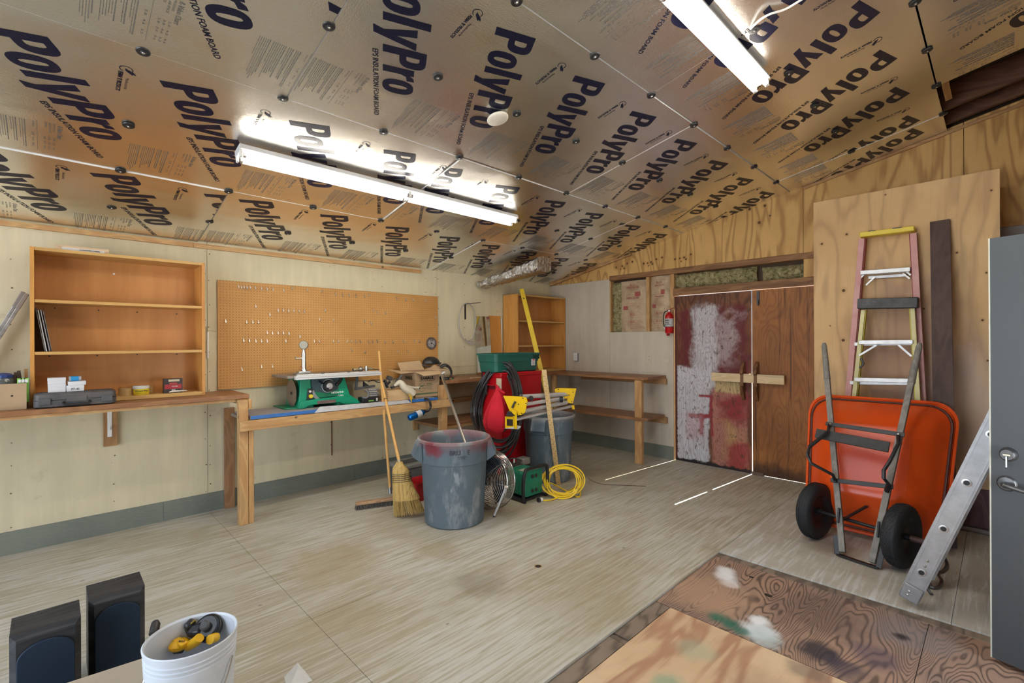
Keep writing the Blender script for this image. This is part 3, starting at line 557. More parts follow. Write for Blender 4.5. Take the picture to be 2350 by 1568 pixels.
B().prism([cpt(.03, YB - .06, .002), cpt(1.45, YB - .03, .002), cpt(1.45, YB - .03, .03), cpt(.03, YB - .06, .04)], (0, .028, 0)).ob('trim_3', LUMX, None, bev=.002, kind='structure')
# crumpled foil flap hanging near the corner
t = T('foil_duct_wrap', 'crumpled silver foil wrap sagging from the ceiling near the corner', 'foil wrap', cpt(1.1, 4.0, .05))
A0, A1 = V((-4.75, 4.06, 2.20)), V((-3.78, 4.22, 2.38))
b = B()
def fw(u, v):
    p = A0.lerp(A1, u); a = v * math.pi * 2; rx, rz = .07 + .055 * u, .045 + .045 * u
    e = .55; q = V((0, rx * math.copysign(abs(math.cos(a)) ** e, math.cos(a)), rz * math.copysign(abs(math.sin(a)) ** e, math.sin(a))))
    am = .025 * (1 - u) + .004; return p + q + V((0, noise.noise(p * 14 + q * 22), noise.noise(p * 17 + q * 25 + V((5, 5, 5))))) * am
b.grid(fw, 44, 26).ob('foil_sleeve', FOILW, t, fix=False)
b = B(); b.add([fw(1, i / 26) for i in range(26)], [tuple(range(26))]).ob('sleeve_end', FOILW, t); b = B(); b.prism([fw(.93, .38) - V((0, .002, 0)), fw(.985, .38) - V((0, .002, 0)), fw(.985, .60) - V((0, .008, 0)), fw(.93, .66) - V((0, .008, 0))], (0, -.002, 0)).ob('printed_stripe', INK, t)
# ------------------------------------------------------------------ strip lights
TUBE = emis('lit_tube', (1, .925, .79), LAMP_E)
def strip(label, xc, y0, y1):
    root = T('strip_light', label, 'ceiling light', (xc, (y0 + y1) / 2, zc(xc)), 'twin tube strip lights')
    u = (xc - XL) * QS; P = lambda du, y, o: cpt(u + du, y, o)
    def sec(y): return [P(-.052, y, .03), P(-.058, y, .062), P(-.03, y, .072), P(.03, y, .072), P(.058, y, .062), P(.052, y, .03)]
    B().prism(sec(y0), (0, y1 - y0, 0)).ob('housing', plain('grey_enamel_housing', (.62, .63, .64), .35, var=.03), root, bev=.001)
    ym = (y0 + y1) / 2
    for a, b in ((y0 + .02, ym - .012), (ym + .012, y1 - .02)):
        for s in (-1, 1):
            tb = B().cyl(P(s * .034, a + .012, .092), P(s * .034, b - .012, .092), .0155, n=14).ob('tube', TUBE, root)
            B().cyl(P(s * .034, a, .092), P(s * .034, a + .014, .092), .016, n=14).ob('end_cap', STEEL, tb); B().cyl(P(s * .034, b - .014, .092), P(s * .034, b, .092), .016, n=14).ob('end_cap', STEEL, tb)
    for y in (y0, ym - .012, y1 - .024):
        for s in (-1, 1): B().prism([P(s * .034 - .014, y, .066), P(s * .034 + .014, y, .066), P(s * .034 + .012, y, .108), P(s * .034 - .012, y, .108)], (0, .012 if y != ym - .012 else .024, 0)).ob('lamp_holder', WHITE, root, bev=.001)
    for y in (y0 + .2, y1 - .2): B().cyl(P(0, y, 0.0), P(0, y, .031), .008, n=8).ob('hanger', STEEL, root)
strip('strip light with two rows of lit tubes above the left workbench', -3.19, .81, 3.13)
strip('strip light cut by the top of the picture near the right wall', -1.035, .79, 3.135)
p = ce(1142, 272, .03); t = T('smoke_alarm_cap', 'round white plastic cap hanging askew from the foil ceiling', 'smoke alarm', p)
nx = V((.25, .1, -1)).normalized(); B().lathe([(.0001, .014), (.055, .014), (.066, .008), (.068, 0), (.064, -.006), (.0001, -.006)], p, nx, 32).ob('cover', plain('ivory_plastic', (.78, .74, .64), .45), t)
B().cyl(p - nx * .004, p - nx * .034, .03, n=14).ob('junction_box', BLKM, t)
p = ce(1205, 15, .0)
t = T('ceiling_cable', 'thin white cable hanging along the foil ceiling at the top right', 'cable', ce(1755, 60, .01))
B().tube(spline([ce(1722, 66, .008), ce(1745, 45, .03), ce(1768, 32, .035), ce(1800, 22, .03), ce(1835, 2, .03), ce(1900, -40, .01)], 6), .0055, 8).ob('cord', WHITE, t)
# ------------------------------------------------------------------ left bench
def furn(name, label, cat, loc, group=None): return T(name, label, cat, loc, group)
WORK = wood('worn_bench_top', (.36, .17, .075), (.24, .105, .045), 'y', .42, dirt=.25)
WORKX = wood('worn_bench_top_across', (.38, .185, .085), (.25, .11, .045), 'x', .42, dirt=.25)
t = furn('long_bench', 'long brown wall bench under the big orange bookcase', 'workbench', (-4.56, .4, 0))
B().box((XL + .002, -1.7, 1.005), (-4.31, 1.177, 1.04)).ob('worktop', WORK, t, bev=.004)
B().box((-4.36, -1.7, .985), (-4.325, 1.08, 1.004)).ob('edge_cleat', LUMY, t)
B().box((-4.305, 1.085, 0), (-4.236, 1.15, 1.003)).ob('leg', LUM, t, bev=.003)
B().box((-4.34, 1.152, .93), (-4.24, 1.178, 1.004)).ob('block', LUM, t, bev=.003)
B().box((-4.80, 1.105, 0), (-4.77, 1.185, .885)).ob('rear_leg', wood('dark_fir', (.36, .19, .085), (.24, .11, .045), 'z', knots=True), t, bev=.002)
B().box((-4.80, 1.12, .955), (-4.30, 1.17, 1.003)).ob('cross_rail', LUMX, t)
B().box((XL + .001, .295, .672), (XL + .03, .378, 1.004)).ob('wall_cleat', wood('cleat_fir', (.44, .25, .10), (.3, .15, .06), 'z', knots=True), t, bev=.002)
b = B().box((XL + .031, .318, .745), (XL + .034, .345, 1.003)).box((XL + .031, .318, 1.0), (XL + .22, .345, 1.004)); b.beam((XL + .034, .331, .80), (XL + .19, .331, .995), .004, .014); b.ob('bracket', WHITE, t, bev=.001)
t = furn('workbench', 'low workbench of new fir lumber in front of the pegboard', 'workbench', (-4.5, 2.1, 0))
B().box((XL + .002, 1.155, .815), (-4.235, 3.14, .842)).ob('worktop', plain('grey_brown_top', (.33, .27, .21), .7), t)
B().box((-4.234, 1.083, .757), (-4.196, 3.15, .838)).ob('apron', LUMY, t, bev=.003)
B().box((-4.306, 1.153, 0), (-4.236, 1.19, .756)).ob('leg', LUM, t, bev=.003)
B().box((-4.322, 3.062, 0), (-4.238, 3.13, .99)).ob('leg', LUM, t, bev=.003)
B().box((XL + .002, 2.07, .70), (XL + .02, 2.10, .814)).ob('bracket', STEEL, t, bev=.001)
B().box((XL + .0005, 2.078, .30), (XL + .004, 2.088, .70)).ob('rust_strip', plain('rust_strip', (.20, .08, .04), .8), t)
BLUE = plain('blue_painted_edge', (.03, .16, .50), .4, var=.05); GREYTOP = plain('dusty_board_top', (.33, .30, .30), .7)
t = furn('blue_board', 'long board with a bright blue edge lying on the low workbench', 'board', (-4.33, 2.1, .845))
B().box((-4.66, 1.165, .843), (-4.225, 2.98, .868)).ob('board_top', GREYTOP, t, bev=.001); B().box((-4.224, 1.165, .843), (-4.217, 2.985, .870)).ob('edge', BLUE, t)
t = furn('straightedge', 'silver aluminium straightedge propped on the front of the low workbench', 'straightedge', (-4.2, 2.2, .84))
q = [xp(722, 948, -4.205), xp(734, 934, -4.21), xp(936, 918.5, -4.21), xp(943, 925, -4.205)]; B().prism(q, (-.006, 0, 0)).ob('blade', ALU, t)
# pegboard
m, n, l, p_ = nt('pegboard_brown'); c = coords(n, l); sp = n.new('ShaderNodeSeparateXYZ'); l.new(c, sp.inputs[0])
def fr(s, k): return Mth(n, l, 'SUBTRACT', Mth(n, l, 'FRACT', Mth(n, l, 'DIVIDE', s, k)), .5)
dd = Mth(n, l, 'SQRT', Mth(n, l, 'ADD', Mth(n, l, 'POWER', fr(sp.outputs[1], .0247), 2), Mth(n, l, 'POWER', fr(sp.outputs[2], .0247), 2)))
bc = Ramp(n, l, Ns(n, l, c, 2.2, 5, .6), [(.3, (.50, .25, .07)), (.7, (.60, .32, .10))]); fi = Ns(n, l, c, 90, 3, .6); bc = Mix(n, l, Mth(n, l, 'MULTIPLY', sm(n, l, fi, .5, .75), .35), bc, (.36, .18, .06))
l.new(Mix(n, l, sm(n, l, dd, .15, .09), bc, (.10, .04, .015)), p_.inputs['Base Color']); p_.inputs['Roughness'].default_value = .6; PEG = m
t = furn('pegboard', 'large orange-brown pegboard fixed to the left wall', 'pegboard', (XL + .02, 2.23, 1.53))
B().box((XL + .012, 1.06, 1.052), (XL + .018, 3.402, 2.017)).ob('perforated_board', PEG, t, smooth=False)
for y in (1.2, 2.2, 3.2): B().box((XL + .001, y, 1.06), (XL + .012, y + .03, 2.01)).ob('spacer', LUM, t)
PX = XL + .0185
hk = {'top row': [(546, 658), (553, 659), (559, 659), (566, 660), (573, 660), (585, 661), (599, 662), (612, 663), (625, 664), (650, 666), (669, 661), (704, 665), (737, 668), (769, 675), (785, 677), (800, 678), (816, 679), (835, 680), (845, 677), (909, 685), (930, 687), (946, 688), (975, 690)], 'second row': [(586, 703), (637, 712), (649, 712), (661, 713), (673, 713), (685, 714), (697, 715), (745, 712), (855, 712), (865, 717), (883, 718)], 'middle row': [(517, 737), (565, 739), (579, 739), (592, 739), (612, 763), (624, 764), (637, 764), (649, 764), (662, 765)], 'long lower row': [(558, 781), (571, 781), (586, 782), (599, 782), (612, 782), (655, 782), (687, 772), (720, 783), (731, 783), (764, 783), (775, 783), (795, 783), (805, 783), (816, 783), (826, 783), (845, 784), (854, 784), (864, 783), (882, 784), (900, 784), (925, 783), (950, 782), (960, 783)], 'bottom row': [(554, 847), (599, 841), (624, 840), (806, 803), (836, 807), (912, 807), (934, 806), (998, 728)], 'row below the second': [(618, 722), (732, 733), (764, 734), (835, 737), (850, 742)]}
ORD = 'first second third fourth fifth sixth seventh eighth ninth tenth eleventh twelfth thirteenth fourteenth fifteenth sixteenth seventeenth eighteenth nineteenth twentieth twenty-first twenty-second twenty-third twenty-fourth twenty-fifth twenty-sixth twenty-seventh'.split()
pr = None
for row, q, i in [(r_, q_, i_) for r_, v_ in hk.items() for i_, q_ in enumerate(v_)]:
    h_ = xp(q[0], q[1], PX); lab = 'small zinc hook, %s from the left in the %s of the pegboard' % (ORD[i], row)
    if pr is None:
        o = (0, 0, 0); pr = B().tube([(0, 0, .012), (.010, 0, .013), (.0125, 0, .008), (.0125, 0, -.012), (.016, 0, -.017), (.026, 0, -.017), (.031, 0, -.012), (.031, 0, -.002)], .0029, 6).ob('peg_hook', STEEL, None)
        tag(pr, lab, 'hook', 'peg hooks on the pegboard'); pr.location = h_
    else: c_ = ctree(pr, None, lab); c_.location = h_
# circular blade on the pegboard
def sawdisc(root, c, ax, r, name, mat, teeth=24, th=.0025):
    x, y, z = frame(ax); pts = []
    for i in range(teeth):
        a = 2 * math.pi * i / teeth
        for da, k in ((0, 1.0), (.06, .90), (.19, .93)): pts.append(V(c) + (x * math.cos(a + da) + y * math.sin(a + da)) * r * k)
    return B().prism(pts, z * th).ob(name, mat, root)
c = xp(990, 788, PX + .01); t = furn('circular_blade', 'silver circular saw blade hanging at the right edge of the pegboard', 'saw blade', c)
sawdisc(t, c, (1, 0, 0), .078, 'blade', plain('blade_steel', (.55, .55, .57), .3, .9, .3), 22)
B().lathe([(.012, .003), (.05, .0032), (.05, .0026)], c, (1, 0, 0), 24).ob('printed_ring', plain('blade_face', (.62, .60, .60), .35, .4, .25, scale=40), t)
b = put(B(), text2d('7-1/4', .02, align='CENTER'), c + V((.0045, 0, .03)), (0, 1, 0), (0, 0, 1), h=.014); b.ob('blade_lettering', BLACK, t, smooth=False)
B().lathe([(.0001, .005), (.008, .005), (.009, .003)], c, (1, 0, 0), 12).ob('arbor_hole', BLACK, t)
# ------------------------------------------------------------------ orange bookcases
OR = wood('orange_birch_veneer', (.62, .30, .075), (.50, .215, .05), 'z', .38, .5, ring=.15); ORE = wood('orange_birch_edge', (.60, .36, .12), (.50, .27, .085), 'y', .4, .5, ring=.15); ORB = wood('orange_back_panel', (.56, .255, .08), (.46, .195, .055), 'z', .36, .35, ring=.12)
def bookcase(label, y0, y1, z0, z1, zs, legs=0):
    t = furn('bookcase', label, 'bookcase', (-4.66, (y0 + y1) / 2, z0)); xf = -4.511; th = .021; xb = XL + .022
    for a in (y0, y1 - th): B().box((xb, a, z0), (xf, a + th, z1)).ob('side_panel', OR, t, bev=.001)
    B().box((xb, y0 + th, z1 - th), (xf - .002, y1 - th, z1 - .0)).ob('top_panel', ORE, t, bev=.001)
    B().box((xb + .008, y0 + th, z0 + .001), (xf - .002, y1 - th, z0 + .03)).ob('bottom_panel', ORE, t, bev=.001)
    for z in zs: B().box((xb + .008, y0 + th, z - th), (xf - .004, y1 - th, z)).ob('shelf', ORE, t, bev=.001)
    B().box((xb, y0 + th, z0 + .03), (xb + .007, y1 - th, z1 - th)).ob('back_panel', ORB, t, smooth=False)
    return t
t = bookcase('wide orange wood bookcase standing on the left wall bench', -.092, .908, 1.041, 2.113, (1.762, 1.408))
b = B()
for y, z in ((.0, 1.372), (.26, 1.37), (.5, 1.372), (.76, 1.371), (.03, 1.72), (.27, 1.715), (.5, 1.71), (.76, 1.705)): b.cyl((XL + .03, y, z), (XL + .034, y, z), .005, n=8)
b.ob('screw_heads', BLKM, t, kind='stuff')
B().cyl((XL + .03, .36, 2.0), (XL + .034, .36, 2.0), .007, n=10).ob('plug', WHITE, t)
z1 = xp(1190, 735, -4.511).z; z2 = xp(1190, 793, -4.511).z
t = bookcase('narrower orange wood bookcase in the far corner of the benches', 4.492, 5.497, 1.036, 2.105, (z1, z2))
t = furn('label_board', 'short planed board with a white printed label on top of the wide bookcase', 'board', (-4.6, .2, 2.114))
B().box((-4.60, xp(127, 560, -4.56).y, 2.1135), (-4.56, xp(250, 575, -4.56).y, 2.150)).ob('board', wood('planed_pine', (.72, .52, .33), (.6, .42, .25), 'y'), t)
ya = xp(142, 566, -4.5595).y; yb = xp(240, 572, -4.5595).y; B().box((-4.5598, ya, 2.118), (-4.559, yb, 2.137)).ob('label', plain('paper_label', (.72, .70, .68), .6), t)
b = B(); put(b, text2d('LONGHORN LUMBER', .03), (-4.5585, ya + .09, 2.124), (0, 1, 0), (0, 0, 1), h=.008); b.ob('label_print', BLKM, t, smooth=False)
# magazines
MC_ = [plain('dark_cover', (.05, .04, .045), .4), plain('white_cover', (.6, .58, .56), .4), plain('grey_cover', (.25, .22, .22), .4), plain('black_cover', (.03, .025, .03), .4)]
ls = ['tall dark record sleeve leaning against the bookcase side, leftmost of the leaning sleeves', 'grey-edged sleeve second from the left in the leaning row', 'bright white-edged sleeve third in the leaning row', 'black sleeve with a pink patch, rightmost of the leaning row']
for i, (top, bot) in enumerate((((80, 706), (103, 806)), ((86, 712), (107, 806)), ((89, 711), (114, 806)), ((96, 712), (118, 806)))):
    a, c_ = xp(*top, -4.54), xp(*bot, -4.54); c_.z = 1.4095; t = furn('record_sleeve', ls[i], 'record', c_, 'sleeves leaning in the bookcase')
    a.y = max(a.y, -.065 + i * .012); B().beam(c_ + V((-.12, 0, .001)), a + V((-.12, 0, 0)), .006, .24, (1, 0, 0)).ob('cover', MC_[i], t)
    B().beam(c_ + V((.0005, .001, .01)), a + V((.0005, .001, -.01)), .0012, .0035, (1, 0, 0)).ob('spine', MC_[1] if i in (1, 2) else plain('cream_edge', (.45, .38, .3), .5), t)
# black tool case, boxes on it
CASE = plain('scuffed_charcoal_case', (.055, .055, .06), .55, var=.1, col2=(.12, .11, .105), scale=14)
ya, yb = xp(76, 930, -4.33).y, xp(268, 920, -4.33).y; t = furn('tool_case', 'scuffed charcoal plastic tool case lying on the left bench', 'tool case', (-4.42, (ya + yb) / 2, 1.041))
cx = -4.42
rg = [rrect((cx, (ya + yb) / 2, z), .087 - k, (yb - ya) / 2 - k, (1, 0, 0), (0, 1, 0), .03) for z, k in ((1.0415, .012), (1.05, .0), (1.088, .0), (1.09, .004), (1.092, .0), (1.128, .003), (1.138, .016))]
B().loft(rg).ob('shell', CASE, t)
ym = (ya + yb) / 2
B().tube([(-4.335, ym - .065, 1.075), (-4.318, ym - .065, 1.066), (-4.318, ym - .06, 1.058), (-4.318, ym + .06, 1.058), (-4.318, ym + .065, 1.066), (-4.335, ym + .065, 1.075)], .007, 8).ob('handle', BLACK, t)
B().box((-4.337, ym - .05, 1.075), (-4.325, ym + .05, 1.112)).ob('handle_plate', CASE, t, bev=.002)
for s in (-1, 1): B().box((-4.338, ym + s * .155 - .03, 1.062), (-4.325, ym + s * .155 + .03, 1.105)).ob('latch', plain('latch_grey', (.09, .09, .095), .5), t, bev=.003)
WBOX = plain('white_carton', (.68, .68, .70), .6, var=.03)
def carton(label, x0, x1, y0, y1, z0, z1, ink=None):
    t = furn('carton', label, 'box', ((x0 + x1) / 2, (y0 + y1) / 2, z0), 'small white cartons')
    B().box((x0, y0, z0), (x1, y1, z1)).ob('tray', WBOX, t, bev=.0015); B().box((x0 - .0008, y0 - .0008, z1 - .018), (x1 + .0012, y1 + .0008, z1 + .0008)).ob('lid', WBOX, t, bev=.001)
    if ink: b = put(B(), text2d(ink, .02, align='CENTER'), (x1 + .0016, (y0 + y1) / 2, (z0 + z1) / 2 - .01), (0, 1, 0), (0, 0, 1), h=.012); b.ob('marker_lettering', BLACK, t, smooth=False)
zt = 1.1385; X1 = -4.385
def yy(x): return xp(x, 890, X1).y
carton('white carton under another at the left of the black case', X1 - .1, X1, yy(110), yy(151), zt, zt + .055)
carton('white carton stacked on top of the left pair', X1 - .1, X1 - .002, yy(109), yy(151), zt + .056, zt + .094)
carton('white carton marked PT-45 in marker pen', X1 - .1, X1, yy(152.5), yy(193), zt, zt + .040, 'PT-45')
carton('flat white carton lying under the blue roll', X1 - .1, X1 + .002, yy(156), yy(197), zt + .041, zt + .066)
t = furn('blue_roll', 'small blue and grey roll on top of the white cartons', 'roll', (X1 - .03, yy(172), zt + .085))
B().cyl((X1 - .03, yy(158), zt + .084), (X1 - .03, yy(187), zt + .084), .0165, n=16).ob('roll_core', plain('grey_core', (.4, .4, .42), .5), t); B().cyl((X1 - .03, yy(163), zt + .084), (X1 - .03, yy(181), zt + .084), .0175, n=16).ob('blue_band', plain('bright_blue', (.03, .30, .62), .4), t)
# things on the bookcase floor
zf = 1.0715
def yz(x, X=-4.53): return xp(x, 900, X).y
TAN = plain('tan_tape', (.50, .31, .12), .4)
def roll(label, px, X, r, h, z=zf):
    y = xp(px, 900, X).y; t = furn('tape_roll', label, 'tape', (X, y, z), 'tan tape rolls'); B().lathe([(r * .72, 0), (r, 0), (r, h), (r * .72, h), (r * .72, 0)], (X, y, z), n=28).ob('wound_tape', TAN, t)
    B().lathe([(r * .66, .0), (r * .719, .0), (r * .719, h - .001), (r * .66, h - .001), (r * .66, 0)], (X, y, z), n=28).ob('cardboard_core', CARD, t)
roll('tan parcel tape roll left of the yellow tub', 288, -4.60, .042, .053); roll('tan parcel tape roll mostly hidden behind the yellow tub', 336, -4.68, .045, .055)
y = yz(324, -4.58); X = -4.58; t = furn('plastic_tub', 'yellow and white plastic tub of filler in the bookcase', 'tub', (X, y, zf))
B().lathe([(.001, 0), (.046, 0), (.049, .004), (.050, .045), (.001, .045)], (X, y, zf), n=30).ob('tub_body', plain('yellow_tub', (.80, .62, .03), .4), t)
B().lathe([(.001, .0452), (.051, .0452), (.052, .05), (.052, .064), (.049, .067), (.001, .066)], (X, y, zf), n=30).ob('lid', plain('white_lid', (.72, .70, .66), .4), t)
b = B(); put(b, text2d('Wood Filler', .02, align='CENTER'), (X + .0505, y, zf + .026), (0, 1, 0), (0, 0, 1), h=.012); put(b, text2d('interior exterior', .0, align='CENTER'), (X + .0505, y, zf + .012), (0, 1, 0), (0, 0, 1), h=.005); b.ob('label_print', BLKM, t, smooth=False)
y0, y1 = yz(376, -4.56), yz(419, -4.56); X = -4.56; t = furn('battery_box', 'black and red printed carton standing in the bookcase', 'box', (X - .03, (y0 + y1) / 2, zf))
B().box((X - .06, y0, zf), (X, y1, zf + .11)).ob('carton', plain('gloss_black_card', (.03, .02, .02), .35), t, bev=.001)
B().box((X, y0 + .006, zf + .03), (X + .0008, y1 - .006, zf + .066)).ob('red_panel', plain('deep_red_print', (.38, .02, .03), .4), t)
B().box((X, y0 + .03, zf + .088), (X + .0009, y1 - .02, zf + .104)).ob('cream_panel', plain('cream_print', (.6, .5, .33), .5), t)
b = B(); put(b, text2d('MAXX', .05, align='CENTER'), (X + .0014, (y0 + y1) / 2, zf + .068), (0, 1, 0), (0, 0, 1), h=.012); b.ob('red_lettering', plain('bright_red_print', (.6, .05, .04), .4), t, smooth=False)
b = B(); put(b, text2d('POWER', .03, align='CENTER'), (X + .0014, (y0 + y1) / 2 + .01, zf + .046), (0, 1, 0), (0, 0, 1), h=.008); b.box((X + .0006, y0 + .05, zf + .008), (X + .0014, y0 + .075, zf + .026)); b.ob('pale_lettering', plain('pale_print', (.62, .56, .48), .5), t, smooth=False)
t = furn('work_glove', 'folded white glove in front of the black and red carton', 'glove', (-4.53, yz(408), zf)); X = -4.535
b = B()
for i, (a, c_) in enumerate(((388, 415), (395, 424), (402, 431), (392, 420))): b.tube(spline([(X - .012 * i, yz(a), zf + .008), (X - .01 * i + .004, yz((a + c_) / 2), zf + .013), (X - .008 * i, yz(c_), zf + .010)], 5), [.004, .007, .008, .009, .009, .009, .009, .009, .008, .007, .004], 8, flat=.7)
b.ob('glove_fabric', plain('off_white_knit', (.72, .68, .60), .9, bmp=.3), t)
# left end of the bench: box with odds and ends, leaning rods
X = -4.40; yr = xp(61, 930, X).y; t = furn('cardboard_box', 'open brown cardboard box at the left end of the bench', 'box', (X - .12, yr - .2, 1.041))
zt_ = xp(30, 881, X).z
B().box((X - .004, yr - .42, 1.041), (X, yr, zt_)).box((X - .28, yr - .42, 1.041), (X - .276, yr, zt_)).box((X - .276, yr - .004, 1.041), (X - .004, yr, zt_)).box((X - .276, yr - .42, 1.041), (X - .004, yr - .416, zt_)).box((X - .276, yr - .416, 1.041), (X - .004, yr - .004, 1.045)).ob('box_walls', CARD, t)
B().box((X, yr - .4, 1.083), (X + .0012, yr - .06, 1.0835)).ob('tear_line', plain('card_shadow', (.2, .12, .07), .9), t); B().cyl((X, yr - .065, 1.13), (X + .001, yr - .065, 1.13), .006, n=10).ob('hand_hole', HOLE, t)
GRN = plain('lime_print', (.22, .62, .08), .5)
for i, lab in enumerate(('lime green packet standing in the box, leftmost', 'lime green packet standing in the box, middle one', 'lime green packet standing in the box, nearest the bookcase')):
    a = xp(44 + i * 8, 876, X - .04); t = furn('packet', lab, 'packet', (a.x, a.y, 1.1), 'lime packets in the box'); B().box((X - .06, a.y - .01, 1.08), (X - .05, a.y + .012, zt_ + .03)).ob('sleeve', GRN, t); B().box((X - .0499, a.y - .006, zt_ + .002), (X - .0494, a.y + .008, zt_ + .022)).ob('white_panel', WHITE, t)
a = xp(25, 880, X - .1); t = furn('green_folder', 'flat lime green folder lying in the open box', 'folder', a); B().box((X - .2, a.y - .05, zt_ - .02), (X - .03, a.y + .04, zt_ - .012)).ob('cover', GRN, t)
for i, (px, h_, lab) in enumerate(((36, .05, 'dark brown slat leaning in the box, leftmost'), (43, .065, 'dark brown slat leaning in the box, second'), (50, .075, 'dark brown slat leaning in the box, third'), (57, .085, 'pale brown slat standing by the bookcase side'))):
    a = xp(px, 870, X - .2); t = furn('offcut_strip', lab, 'slat', (a.x, a.y, 1.1), 'slats in the box'); B().beam((a.x, a.y + .01, 1.06), (a.x - .005, a.y - .015 if i < 3 else a.y + .005, zt_ + h_), .03, .016, (0, 1, 0)).ob('strip', wood('dark_slat', (.13, .08, .05), (.07, .045, .03)) if i < 3 else LUM, t)
a = xp(8, 872, X - .12); t = furn('jar', 'clear jar with a blue lid in the box', 'jar', a)
B().lathe([(.001, -.10), (.045, -.10), (.048, -.09), (.048, .0), (.04, .014)], a, n=24).ob('glass_body', plain('smoky_plastic', (.12, .13, .13), .15, spec=.8), t); B().lathe([(.046, .014), (.047, .03), (.03, .042), (.001, .046)], a, n=24).ob('lid', plain('navy_lid', (.02, .05, .22), .35), t)
ROD = plain('shrink_wrapped_white', (.55, .55, .55), .22, .5, .25, scale=20)
for i, (dx, lab) in enumerate(((0, 'plastic-wrapped silver rail leaning by the bookcase, upper one'), (8, 'plastic-wrapped silver rail leaning by the bookcase, lower one'))):
    a, c_ = xp(54 + dx, 670 + dx * .6, -4.74 + i * .035), xp(0 + dx * .2, 757 + dx * 1.6, -4.74 + i * .035); d = (c_ - a); k = (a.z - 1.05) / -d.z; e = a + d * k
    t = furn('wrapped_rail', lab, 'rail', e, 'wrapped rails leaning at the left'); B().beam(e + V((0, 0, 0)), a, .02, .022, (1, 0, 0)).ob('rail_bar', ROD, t, bev=.003); B().beam(a.lerp(e, .0), a.lerp(e, .14), .024, .026, (1, 0, 0)).ob('wrap_end', plain('clear_brown_wrap', (.30, .25, .22), .2), t, bev=.004)
t = furn('white_clip_strip', 'slim white plastic strip hanging on the wall beside the bookcase', 'strip', xp(477, 790, XL)); B().beam(xp(477, 823, XL + .008), xp(477, 762, XL + .008), .012, .02, (1, 0, 0)).ob('strip_body', WHITE, t, bev=.002)
B().tube(spline([xp(475, 762, XL + .006), xp(473, 750, XL + .006), xp(478, 757, XL + .006), xp(497, 762, XL + .01)], 6), .0012, 5).ob('thread', STEEL, t)
# ------------------------------------------------------------------ table saw on the low bench
SG = plain('saw_green', (.0, .30, .16), .35, var=.1, col2=(.0, .24, .125)); SG2 = plain('saw_dark_green', (.0, .20, .09), .4); PAN = plain('saw_panel_slate', (.045, .09, .105), .45, var=.1, scale=20)
xf = -4.36
def sp_(x, y, X=xf): return xp(x, y, X)
zb = .869; ys0, ys1 = sp_(690, 900).y, sp_(806, 900).y; t = T('table_saw', 'green benchtop table saw on the low workbench', 'table saw', (-4.52, (ys0 + ys1) / 2, zb)); TS = t
Yc = (ys0 + ys1) / 2
def P_(lst, X=xf): return [sp_(x, y, X) for x, y in lst]
xb = -4.71; zt = 1.145
b = B()   # two flared side pillars, base bar
lp = [(ys0 - .02, zb), (ys0 + .13, zb), (ys0 + .115, zb + .08), (ys0 + .10, zt), (ys0 + .01, zt), (ys0 + .0, zb + .1)]
b.prism([(xf - .03, y, z) for y, z in lp], (-.30, 0, 0)); b.ob('left_pillar', SG, t, bev=.006)
rp = [(ys1 - .13, zb), (ys1 + .10, zb), (ys1 + .085, zb + .03), (ys1 + .0, zb + .09), (ys1 - .055, zt), (ys1 - .10, zt), (ys1 - .12, zb + .08)]
B().prism([(xf - .03, y, z) for y, z in rp], (-.30, 0, 0)).ob('right_pillar', SG, t, bev=.006)
B().box((xb + .02, ys0 + .1, zb + .07), (xf - .05, ys1 - .09, zt)).ob('housing', SG2, t)
B().prism([(xf - .004, y, z) for y, z in ((ys0 - .02, zb), (ys0 + .04, zb), (ys0 + .07, zb + .022), (ys0 + .12, zb + .026), (ys1 - .12, zb + .026), (ys1 - .05, zb + .0), (ys1 + .10, zb), (ys1 + .06, zb + .045), (ys1 - .06, zb + .085), (ys0 + .10, zb + .075), (ys0 + .0, zb + .06))], (-.05, 0, 0)).ob('base', SG, t, bev=.005)
B().box((xb, ys0 - .12, zb), (xf - .04, ys0 + .02, zb + .012)).ob('left_base_flange', SG2, t, bev=.003)
# inclined face panel
pa = [(ys0 + .115, zb + .085), (ys1 - .105, zb + .085), (ys1 - .075, zt), (ys0 + .105, zt)]
B().prism([(xf - .046, y, z) for y, z in pa], (.012, 0, 0)).ob('face_panel', PAN, t, bev=.002)
B().prism([(xf - .034, y, z) for y, z in ((ys0 + .118, zb + .087), (ys1 - .107, zb + .087), (ys1 - .10, zb + .15), (ys0 + .24, zb + .12), (ys0 + .12, zb + .15))], (.003, 0, 0)).ob('green_skirt', SG2, t)
hc = sp_(755, 886, xf - .01)
ringp = [(xf - .033, hc.y + r_ * math.cos(a), hc.z + r_ * math.sin(a)) for r_, rg_ in ((.165, range(195, 320, 8)), (.135, range(320, 190, -8))) for a in [math.radians(q) for q in rg_]]
B().prism(ringp, (.004, 0, 0)).ob('bevel_scale', plain('scale_silver', (.35, .36, .37), .35, .5), t)
B().tube([(xf - .03, hc.y - .09 + .02, hc.z + .02 + .02), (xf - .028, hc.y - .075, hc.z + .035)], .026, 12).ob('lock_knob', BLACK, t)
B().tube(spline([(xf - .031, hc.y + .075, hc.z + .0), (xf - .031, hc.y + .11, hc.z + .03), (xf - .031, hc.y + .13, hc.z + .07)], 5), .016, 10).ob('slot_rim', BLACK, t)
B().tube(spline([(xf - .018, hc.y + .085, hc.z + .008), (xf - .018, hc.y + .11, hc.z + .034), (xf - .018, hc.y + .127, hc.z + .062)], 5), .006, 8).ob('slot', HOLE, t)
B().lathe([(.001, .0), (.052, .0), (.054, .006), (.054, .03), (.050, .036), (.001, .034)], hc - V((.02, 0, 0)), (1, 0, 0), 30).ob('hand_wheel', BLACK, t)
